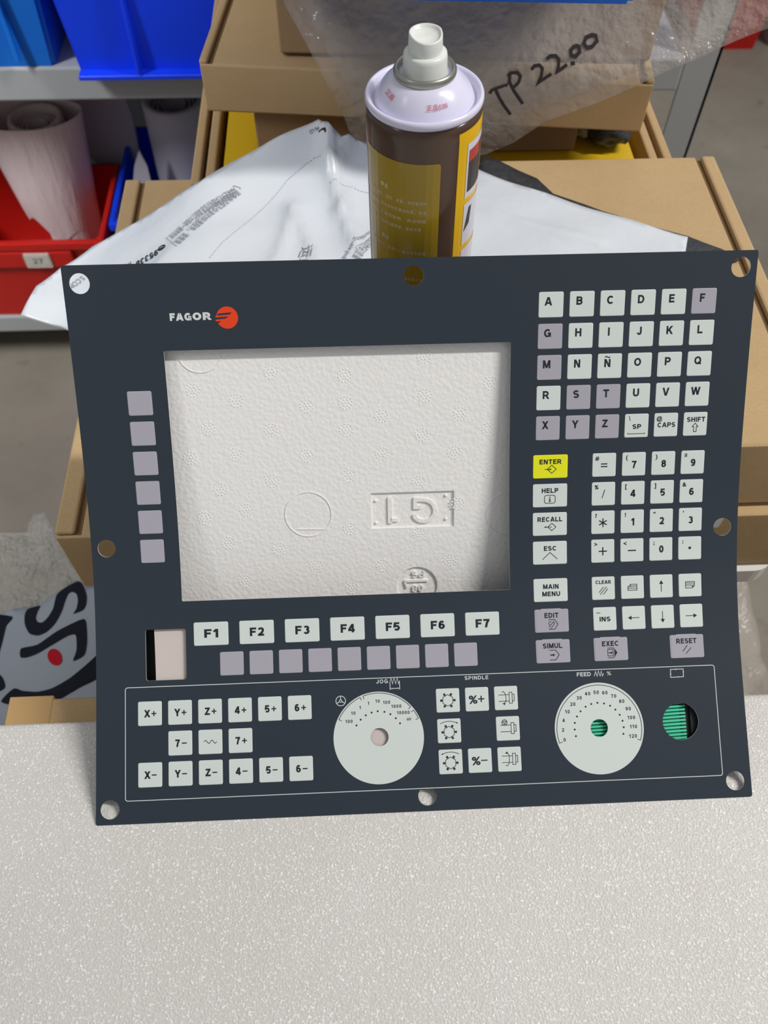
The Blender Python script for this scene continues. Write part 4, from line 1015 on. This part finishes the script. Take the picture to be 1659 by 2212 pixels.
# red print on the cone
def cone(polys):
    b = polys_bm(polys, 0)
    for v_ in b.verts:
        x, y = v_.co.x, v_.co.y   # arc metres at r=.024, slant
        t = TH0 + x / .024; f_ = max(0, min(1, y / .017))
        r = .0268 - .0083 * f_; z = HR + .0008 + .0092 * f_ + .0012
        v_.co = Vector(((r + .0004) * cos(t), (r + .0004) * sin(t), z))
    return b
obj('cone_print', cone(text('\u6b63\u54c1530', .0085, .0048, .0032, .0115, off=.0, ref='5') + text('\u6c49\u9ad8', -.0215, .0072, .0035, .0085, off=0.0, rot=-.2)), REDINK, can, label='small red print on the white cone')

# ------------------------------------------------------------------ hanging plastic bag with marker writing
def hang(px, py, off=0.0):
    """sheet leaning back over the big box"""
    yy_ = 0.565
    p = aty(px, py, yy_)
    t = max(0, p.z - .74)
    return p
def hang_y(x, z):
    yu = pl_.y + (min(x, .26) - pl_.x) * (pr_.y - pl_.y) / (pr_.x - pl_.x)
    return yu - .014 + .030 * sstep(UZ1 + .004, UZ1 + .07, z) + .0035 * sin(18 * x + 9 * z) + .0018 * sin(47 * x - 31 * z) - .04 * sstep(.27, .42, x)
def onh(px, py):
    p = aty(px, py, .5)
    for _ in range(12): p = aty(px, py, hang_y(p.x, p.z) - .0)
    return p
def hang_sheet(outpx, step, dy, thick=.0006):
    pts = [(p.x, p.z) for p in (onh(x, y) for x, y in outpx)]
    zf = lambda x, z: -(hang_y(x, z) + dy)
    b = surf_sheet(None, zf, step, thick, xy=pts)
    for v_ in b.verts: v_.co = Vector((v_.co.x, -v_.co.z, v_.co.y))
    bmesh.ops.recalc_face_normals(b, faces=b.faces)
    return b
HB = [(600, -60), (614, 10), (660, 92), (700, 170), (738, 240), (765, 312), (860, 345), (960, 352), (1048, 334), (1110, 308), (1180, 262), (1290, 222), (1378, 184), (1450, 150), (1515, 124), (1600, 84), (1690, 52), (1720, -60)]
pb = empty('plastic_bag', 'frosted see-through plastic bag with black marker writing, hanging over the back boxes', 'bag', (0.05, .575, .70))
obj('bag_film', hang_sheet(HB, .016, 0.0), FILM, pb, world=True, smooth=True)
HB2 = [(640, -60), (655, 20), (700, 105), (750, 200), (790, 290), (880, 318), (1040, 300), (1160, 245), (1280, 200), (1385, 160), (1420, -60)]
obj('bag_film', hang_sheet(HB2, .02, .006), FILM, pb, world=True, smooth=True)
def hp(pts, wd):
    b = bmesh.new()
    Q = []
    for (x0, y0), (x1, y1) in zip(pts, pts[1:]):
        n = max(1, int(math.hypot(x1 - x0, y1 - y0) / 6))
        for k in range(n): Q.append((x0 + (x1 - x0) * k / n, y0 + (y1 - y0) * k / n))
    Q.append(pts[-1])
    W_ = [onh(x, y) for x, y in Q]
    for p in stroke([(p.x, p.z) for p in W_], wd):
        try: b.faces.new([b.verts.new((x, hang_y(x, z) - .0006, z)) for x, z in p])
        except ValueError: pass
    return b
c4_ = lambda x, y: (1040 + x / 2.68, y / 2.68)
SK = {'T': [[(45, 540), (60, 520), (100, 505), (142, 492), (138, 500)], [(82, 520), (100, 560), (130, 610), (168, 662)]],
      'P': [[(165, 435), (160, 470), (190, 530), (238, 600)], [(150, 440), (170, 420), (205, 418), (225, 440), (215, 475), (190, 500), (180, 505)]],
      '2': [[(288, 402), (305, 380), (335, 375), (352, 395), (345, 440), (325, 482), (345, 465), (405, 425)]],
      '2b': [[(375, 340), (400, 322), (430, 322), (448, 345), (445, 380), (438, 412), (460, 398), (495, 372)]],
      'dot': [[(515, 368), (540, 362)]],
      '0': [[(540, 262), (515, 290), (520, 320), (545, 325), (568, 300), (565, 270), (540, 260)]],
      '0b': [[(640, 200), (605, 215), (592, 250), (610, 275), (640, 268), (668, 235), (660, 205), (635, 200)]]}
for nme, strokes_ in SK.items():
    b = bmesh.new()
    for s in strokes_:
        b2 = hp([c4_(*p) for p in s], .0027)
        me = bpy.data.meshes.new('t'); b2.to_mesh(me); b2.free(); b.from_mesh(me); bpy.data.meshes.remove(me)
    obj('marker_writing', b, mat('marker_' + nme, (.025, .018, .018), .6), pb, world=True, label='black marker stroke of the writing TP 22.00' if nme == 'T' else None)

# ------------------------------------------------------------------ shelving rack with bins
RY = 0.97
rk = empty('shelving_rack', 'grey steel shelving rack with blue bins above and red bins below', 'rack', (0, 1.2, 0))
RX0, RX1 = -1.3, aty(1470, 250, 1.0).x + .02
zl1, zl0 = aty(0, 148, RY).z, aty(0, 220, RY).z
b = bmesh.new(); bx(b, RX0, RX1 - .05, RY, 1.45, zl0, zl1, .003, 2); obj('shelf', b, STEEL, rk, world=True)
wl1, wl0 = aty(60, 684, RY).z, aty(60, 716, RY).z
b = bmesh.new(); bx(b, RX0, RX1 - .05, RY, 1.45, wl0, wl1, .003, 2); obj('shelf', b, STEEL, rk, world=True)
for x in (RX0, RX1 - .045):
    for y in (RY + .01, 1.41):
        b = bmesh.new(); bx(b, x, x + .045, y, y + .004, 0.0, 1.5); bx(b, x if x < 0 else x + .041, x + .004 if x < 0 else x + .045, y, y + .04, 0, 1.5); obj('upright', b, STEEL, rk, world=True)
b = bmesh.new(); bx(b, RX0, RX1 - .05, 1.452, 1.458, 0.05, 1.5); obj('added_back_panel', b, STEEL, rk, world=True)  # panel added to block light and keep the rack interior dark
b = bmesh.new(); bx(b, RX0, RX1 - .05, RY, 1.45, 1.0, 1.04, .003, 2); obj('shelf', b, STEEL, rk, world=True)  # unseen upper shelf, added to shade the levels below
# bins
def bin_(name, label, w_, d_, h_, m, loc, rotz=0, tag=False, group=None, hf=None, taper=.012, tagx=0.0):
    """open stacking bin: local x centred, front at y=0"""
    e = empty(name, label, 'bin', loc, rotz, group); t = .003
    hf = hf or h_
    b = bmesh.new()
    def ringv(ins, z0f, z0b, inset_low):
        a = inset_low
        return [b.verts.new((-w_ / 2 + a, a, z0f)), b.verts.new((w_ / 2 - a, a, z0f)), b.verts.new((w_ / 2 - a, d_ - a, z0b)), b.verts.new((-w_ / 2 + a, d_ - a, z0b))]
    o0 = ringv(0, 0, 0, taper); o1 = ringv(0, hf, h_, 0.0); i1 = ringv(0, hf, h_, t); i0 = ringv(0, t, t, taper + t)
    for A, B in ((o0, o1), (o1, i1), (i1, i0)):
        for k in range(4): b.faces.new((A[k], A[(k + 1) % 4], B[(k + 1) % 4], B[k]))
    b.faces.new(o0[::-1]); b.faces.new(i0)
    bmesh.ops.recalc_face_normals(b, faces=b.faces)
    bmesh.ops.bevel(b, geom=[e_ for e_ in b.edges if abs(e_.verts[0].co.z - e_.verts[1].co.z) > h_ * .5], offset=.005, segments=3, affect='EDGES')
    obj('shell', b, m, e)
    b = bmesh.new()
    for (x0, x1, y0, y1, z) in ((-w_ / 2 - .006, w_ / 2 + .006, -.008, .003, hf),):
        bx(b, x0, x1, y0, y1, z - .012, z + .002, .002, 2)
    obj('front_lip', b, m, e)
    b = bmesh.new(); bx(b, -w_ / 2 - .006, -w_ / 2 + .003, 0, d_, h_ - .012, h_ + .002, .002, 2); obj('side_lip', b, m, e)
    b = bmesh.new(); bx(b, w_ / 2 - .003, w_ / 2 + .006, 0, d_, h_ - .012, h_ + .002, .002, 2); obj('side_lip', b, m, e)
    if tag:
        b = bmesh.new(); bx(b, -w_ * .34, w_ * .34, -.008, .006, hf - .045, hf - .014, .003, 2); obj('label_holder', b, m, e)
        b = bmesh.new(); bx(b, -.030 + tagx, .012 + tagx, -.0105, -.0075, hf - .042, hf - .016, .003, 2); obj('label_tag', b, TAG, e, label='pale paper tag')
        b = bmesh.new()
        for p in text('27', -.009 + tagx, hf - .029, .010, .016, off=.01):
            b.faces.new([b.verts.new((x, -.0109, z)) for x, z in p])
        obj('tag_print', b, GREYINK, e)
    return e
def ribbed(e, w_, h_, m, xs):
    for x in xs:
        b = bmesh.new(); bx(b, x - .003, x + .003, -.004, .004, .012, h_ - .016, .001); obj('rib', b, m, e)
# blue bins on the upper shelf (front faces look at the camera)
SZ = zl1 + .0005
fl_, fr2 = aty(176, 163, RY - .02), aty(437, 150, RY - .02)
bw = 0.235
b1 = bin_('storage_bin', 'bright blue plastic bin on the upper shelf, just left of the back boxes', bw, .30, .16, BLUE, (aty(176, 163, RY - .012).x + bw / 2 - .01, RY - .03, SZ), group='blue bins on the upper shelf')
# recessed front field
b = bmesh.new(); bx(b, -bw / 2 + .088, -bw / 2 + .092, -.006, .012, .008, .15, .001); obj('rib', b, BLUE, b1)
b = bmesh.new(); bx(b, bw / 2 - .030, bw / 2 - .026, -.006, .012, .008, .15, .001); obj('rib', b, BLUE, b1)
b = bmesh.new(); bx(b, -bw / 2 + .092, bw / 2 - .030, -.006, .012, .138, .142, .001); obj('rib', b, BLUE, b1)
b = bmesh.new(); bx(b, -bw / 2 + .012, bw / 2 - .012, -.004, .014, .0, .006, .001); obj('foot', b, BLUE, b1)
x = aty(30, 133, RY).x
b2_ = bin_('storage_bin', 'darker teal-blue bin on the upper shelf at the left edge of the view', .13, .30, .16, BLUE2, (aty(88, 133, RY + .02).x - .030, RY - .008, SZ), group='blue bins on the upper shelf')
ribbed(b2_, .13, .16, BLUE2, (0.012,))
b3_ = bin_('storage_bin', 'teal-blue bin on the upper shelf, cut by the left edge of the photo', .13, .30, .16, BLUE2, (aty(88, 133, RY + .02).x - .180, RY - .008, SZ), group='blue bins on the upper shelf')
for k, dx in enumerate((.262, .524)):
    bin_('storage_bin', 'blue bin on the upper shelf, %s behind the back boxes' % ('nearer the big box,' if k == 0 else 'nearer the right upright,'), .235, .30, .16, BLUE, (aty(176, 163, RY - .012).x + bw / 2 - .01 + dx, RY - .015, SZ), group='blue bins on the upper shelf')
tz = UZ1 + .0025
TZB = UZ1 + .1034
pq, pq2 = atz(513, 7, TZB), atz(1130, 5, TZB)
bin_('storage_bin', 'bright blue bin on the topmost kraft box, only its bottom edge in view', pq2.x - pq.x + .08, .28, .08, mat('blue_bright', (.004, .13, .66), .35), ((pq.x + pq2.x) / 2 + .04, (pq.y + pq2.y) / 2, TZB), rotz=td, taper=.002)
# red bins below
RZ = wl1 + .0005
rr_ = aty(215, 521, RY - .006); rw = .30
rbz = rr_.z - RZ
dback = atz(250, 393, rr_.z).y - RY
r1_ = bin_('storage_bin', 'red plastic bin with a paper tag on the lower shelf, foam rolls standing in it', rw, max(.2, dback), rbz, REDP, (rr_.x - rw / 2, RY - .004, RZ), tag=True, taper=.01, tagx=.055)
bw2 = .19
b5 = bin_('storage_bin', 'blue bin on the lower shelf between the red bin and the white roll', bw2, .26, rbz * 1.05, BLUE, (rr_.x + bw2 / 2 + .018, RY + .03, RZ), taper=.01)
# rolls
def roll(name, label, x, y, z0, r, h, m, lean=(0, 0), group=None, wob=.06):
    e = empty(name, label, 'roll', (x, y, z0), rot=(lean[0], lean[1], 0), group=group)
    b = bmesh.new(); seg = 40; rings = []
    from mathutils import noise as mn
    for rr0, z in [(r, 0), (r, h * .25), (r * 1.02, h * .5), (r, h * .75), (r * .99, h - .004), (r * .95, h), (r * .80, h), (r * .78, h - .01), (r * .78, h * .15)]:
        rings.append([b.verts.new((rr0 * cos(2 * pi * k / seg) * (1 + wob * mn.noise(Vector((cos(2 * pi * k / seg) * 1.4, sin(2 * pi * k / seg) * 1.4, z * 4 + x)))), rr0 * sin(2 * pi * k / seg) * (1 + wob * mn.noise(Vector((sin(2 * pi * k / seg) * 1.4, cos(2 * pi * k / seg), z * 4)))), z)) for k in range(seg)])
    for A, B in zip(rings, rings[1:]):
        for k in range(seg): b.faces.new((A[k], A[(k + 1) % seg], B[(k + 1) % seg], B[k])).smooth = True
    b.faces.new(rings[0][::-1]); b.faces.new(rings[-1])
    obj('wrap', b, m, e)
    b = bmesh.new()
    for k in range(90):
        t0 = 2 * pi * k / 30; r0 = r * (.32 + .40 * k / 90); 
        p = [(r0 * cos(t0), r0 * sin(t0)), ((r0 + .002) * cos(t0), (r0 + .002) * sin(t0))]
        t1 = 2 * pi * (k + 1) / 30; r1_0 = r * (.32 + .40 * (k + 1) / 90)
        p2 = [(r1_0 * cos(t1), r1_0 * sin(t1)), ((r1_0 + .002) * cos(t1), (r1_0 + .002) * sin(t1))]
        b.faces.new([b.verts.new((*p[0], h - .012)), b.verts.new((*p[1], h - .012)), b.verts.new((*p2[1], h - .012)), b.verts.new((*p2[0], h - .012))])
        b.faces.new([b.verts.new((*p[0], h * .3)), b.verts.new((*p[0], h - .012)), b.verts.new((*p2[0], h - .012)), b.verts.new((*p2[0], h * .3))])
    obj('inner_turns', b, m, e)
    return e
RF = RZ + .004
def standing(tx_, ty_, wpx, y, z0, name, label, m, wob=.05):
    l_, r_ = aty(tx_ - wpx / 2, ty_, y), aty(tx_ + wpx / 2, ty_, y); c_ = aty(tx_, ty_, y)
    return roll(name, label, c_.x, y + (r_.x - l_.x) / 2 * .3, z0, (r_.x - l_.x) / 2, c_.z - z0, m, (0, 0), wob=wob), c_, (r_.x - l_.x) / 2
e_, c_, r_ = standing(72, 262, 122, 1.09, RF, 'foam_roll', 'pinkish white foam roll standing in the red bin at the left', ROLL)
b = bmesh.new(); seg = 48; rings = []
for k in range(7):
    z = .35 * (c_.z - RF) + (.67 * (c_.z - RF)) * k / 6
    rings.append([b.verts.new((-.012 + (r_ * 1.38 + .004 * k) * cos(2 * pi * t / seg) * (1 + .05 * sin(3 * 2 * pi * t / seg)), (r_ * 1.10) * sin(2 * pi * t / seg), z + (.012 * sin(5 * 2 * pi * t / seg) - .022 * cos(2 * pi * t / seg) if k == 0 else 0))) for t in range(seg)])
for A, B in zip(rings, rings[1:]):
    for t in range(seg): b.faces.new((A[t], A[(t + 1) % seg], B[(t + 1) % seg], B[t])).smooth = True
obj('outer_wrap', b, ROLL, e_, label='loose outer turn ending higher than the roll')
standing(372, 222, 140, 1.13, RZ + .008, 'foam_roll', 'white foam roll standing upright in the blue bin on the lower shelf', ROLL2, wob=.02)
# loose foam sheet curling between the rolls
def curl(name, label, pts, y0, depth, m, th=.003):
    b = bmesh.new(); L1 = []; 
    W_ = [aty(x, y, y0 + d) for x, y, d in pts]
    n = len(W_)
    f_ = b.faces.new([b.verts.new(p) for p in W_])
    r = bmesh.ops.extrude_face_region(b, geom=[f_]); vs_ = [g for g in r['geom'] if isinstance(g, bmesh.types.BMVert)]
    bmesh.ops.translate(b, verts=vs_, vec=(0, depth, 0)); bmesh.ops.recalc_face_normals(b, faces=b.faces)
    bmesh.ops.triangulate(b, faces=[f for f in b.faces if len(f.verts) > 4])
    o = obj(name, b, m, label=label, cat='foam'); origin_to(o, sum((Vector(p) for p in W_), Vector()) / n); return o
curl('foam_offcut', 'drooping sheet of white foam behind the leaning roll', [(118, 262, 0), (160, 300, 0), (205, 350, 0), (250, 375, 0), (290, 385, 0), (300, 330, 0), (285, 250, 0), (260, 190, 0), (110, 190, 0)], 1.20, .01, ROLL2)
curl('foam_offcut', 'narrow upright foam sheet beside the blue bin', [(300, 326, 0), (318, 360, 0), (345, 470, 0), (292, 490, 0), (284, 440, 0), (290, 360, 0)], 1.06, .004, ROLL2)

# ------------------------------------------------------------------ far right: bins on the floor
p = atz(1555, 112, 0); bin_('storage_bin', 'small red bin on the far floor at the upper right', .16, .3, .22, REDP, (atz(1575, 112, 0).x, atz(1575, 112, 0).y, 0))
p = atz(1650, 110, 0); bin_('storage_bin', 'white bin on the far floor at the upper right corner', .24, .3, .25, mat('bin_white', (.6, .62, .62), .4), (atz(1655, 108, 0).x + .12, atz(1655, 108, 0).y + .0, 0))

# ------------------------------------------------------------------ lower left: stool top, clear bag, printed satchel
SZT = 0.36
e0 = atz(60, 1150, SZT)
st = empty('low_stool', 'low pale grey plastic stool under the clear bag, lower left', 'stool', (-.42, .2, 0))
ST = mat('stool_grey', (.34, .305, .245), .6)
b = slab_bm(rrect(-.66, .11, -.205, e0.y, .02, 5), [], SZT - .03, SZT); obj('seat', b, ST, st, world=True)
for x, y in ((-.62, .15), (-.25, .15), (-.62, e0.y - .05), (-.25, e0.y - .05)):
    b = bmesh.new(); bx(b, x - .018, x + .018, y - .018, y + .018, 0, SZT - .03, .004); obj('leg', b, ST, st, world=True)
from mathutils import noise as mn
def cz(x, y): return SZT + .010 + .014 * abs(mn.noise(Vector((x * 22, y * 22, 0)))) + .010 * abs(mn.noise(Vector((x * 60, y * 60, 3)))) + .03 * math.exp(-((x + .355) ** 2 + (y - .375) ** 2) / .0006)
cb = surf_sheet([(-60, 1148), (60, 1150), (72, 1108), (95, 1105), (118, 1150), (150, 1200), (200, 1300), (120, 1420), (-60, 1440)], cz, .008, .0008, z0=.38)
origin_to(obj('clear_bag', cb, FILM2, smooth=True, label='crumpled clear plastic bag lying on the grey stool, lower left', cat='bag'), (-.4, .3, SZT))
def sz_(x, y): return .405 + .012 * sin(16 * (x + .35)) + .10 * (y - .15) * 0.3
satp = [(-70, 1330), (0, 1326), (30, 1315), (80, 1308), (130, 1275), (165, 1253), (190, 1266), (240, 1270), (260, 1580), (-70, 1585)]
sat = empty('satchel', 'grey courier satchel with large navy letters and a red dot, at left', 'bag', (-.3, .16, .37))
obj('bag_body', surf_sheet(satp, sz_, .012, .030, z0=.41), SFW, sat, world=True)
k5 = lambda x, y: (x / 3.6885, 1000 + y / 3.6885)
def pxpoly(pts, zf, close=True):
    n_ = len(pts); sm_ = []
    for i in range(n_):
        a, b_, c, d = (np.array(pts[(i + k) % n_], float) for k in (-1, 0, 1, 2))
        for t in (0, .25, .5, .75): sm_.append(tuple(.5 * ((2 * b_) + (c - a) * t * .7 + (2 * a - 5 * b_ + 4 * c - d) * 0 * t) if t == 0 else (b_ * (2 * t**3 - 3 * t**2 + 1) + c * (-2 * t**3 + 3 * t**2) + .35 * (c - a) * (t**3 - 2 * t**2 + t) + .35 * (d - b_) * (t**3 - t**2))))
    pts = sm_
    P_ = [onf(*k5(*p), zf, .41) for p in pts]
    T = tessellate_polygon([[Vector((q_.x, q_.y, 0)) for q_ in P_]])
    return [[(P_[i].x, P_[i].y) for i in t] for t in T]
S_ = [(225, 1165), (320, 1140), (300, 1185), (285, 1235), (300, 1270), (340, 1272), (385, 1230), (425, 1160), (455, 1050), (540, 985), (630, 945), (665, 985), (690, 1060), (685, 1130), (660, 1175), (585, 1205), (610, 1165), (622, 1100), (612, 1050), (580, 1030), (545, 1045), (520, 1100), (490, 1190), (440, 1280), (370, 1350), (300, 1378), (235, 1360), (200, 1290), (198, 1215)]
F_ = [(170, 1480), (300, 1450), (460, 1340), (665, 1245), (690, 1320), (692, 1440), (670, 1535), (585, 1580), (610, 1500), (612, 1420), (600, 1370), (540, 1380), (420, 1450), (300, 1520), (215, 1552), (165, 1550)]
B1 = [(10, 1905), (110, 1800), (180, 1818), (300, 1825), (420, 1795), (560, 1715), (700, 1600), (800, 1520), (800, 1700), (640, 1790), (520, 1860), (430, 1910), (300, 1905), (220, 1905), (165, 1940)]
B2 = [(-200, 1225), (95, 1225), (50, 1300), (20, 1420), (-30, 1560), (-200, 1580)]
B3 = [(-200, 1600), (0, 1690), (42, 1780), (0, 1820), (-200, 1900)]
for q_, l_ in ((S_, 'navy letter S'), (F_, 'navy letter F'), (B1, 'navy sweep below the letters'), (B2, 'navy patch at the edge'), (B3, 'navy point at the edge')):
    obj('satchel_print', drape(pxpoly(q_, sz_), sz_, .0008), SFK, sat, world=True, label=l_)
cR = [(438 + 56 * cos(t) + 12 * sin(t), 1550 + 66 * sin(t)) for t in np.linspace(0, 2 * pi, 24, endpoint=False)]
obj('satchel_dot', drape(pxpoly(cR, sz_), sz_, .0008), SFR, sat, world=True, label='red dot')

# lower right: clear bag on the floor
def cz2(x, y): return .015 + .10 * sstep(.75, .45, x) + .04 * abs(mn.noise(Vector((x * 9, y * 9, 5)))) + .02 * abs(mn.noise(Vector((x * 30, y * 30, 7))))
cb = surf_sheet([(1560, 1230), (1606, 1232), (1622, 1300), (1640, 1370), (1665, 1470), (1690, 1560), (1560, 1580)], cz2, .014, .001, z0=.1)
origin_to(obj('clear_bag', cb, FILM, smooth=True, label='clear plastic bag on the floor, right of the panel', cat='bag'), (.5, .3, 0))
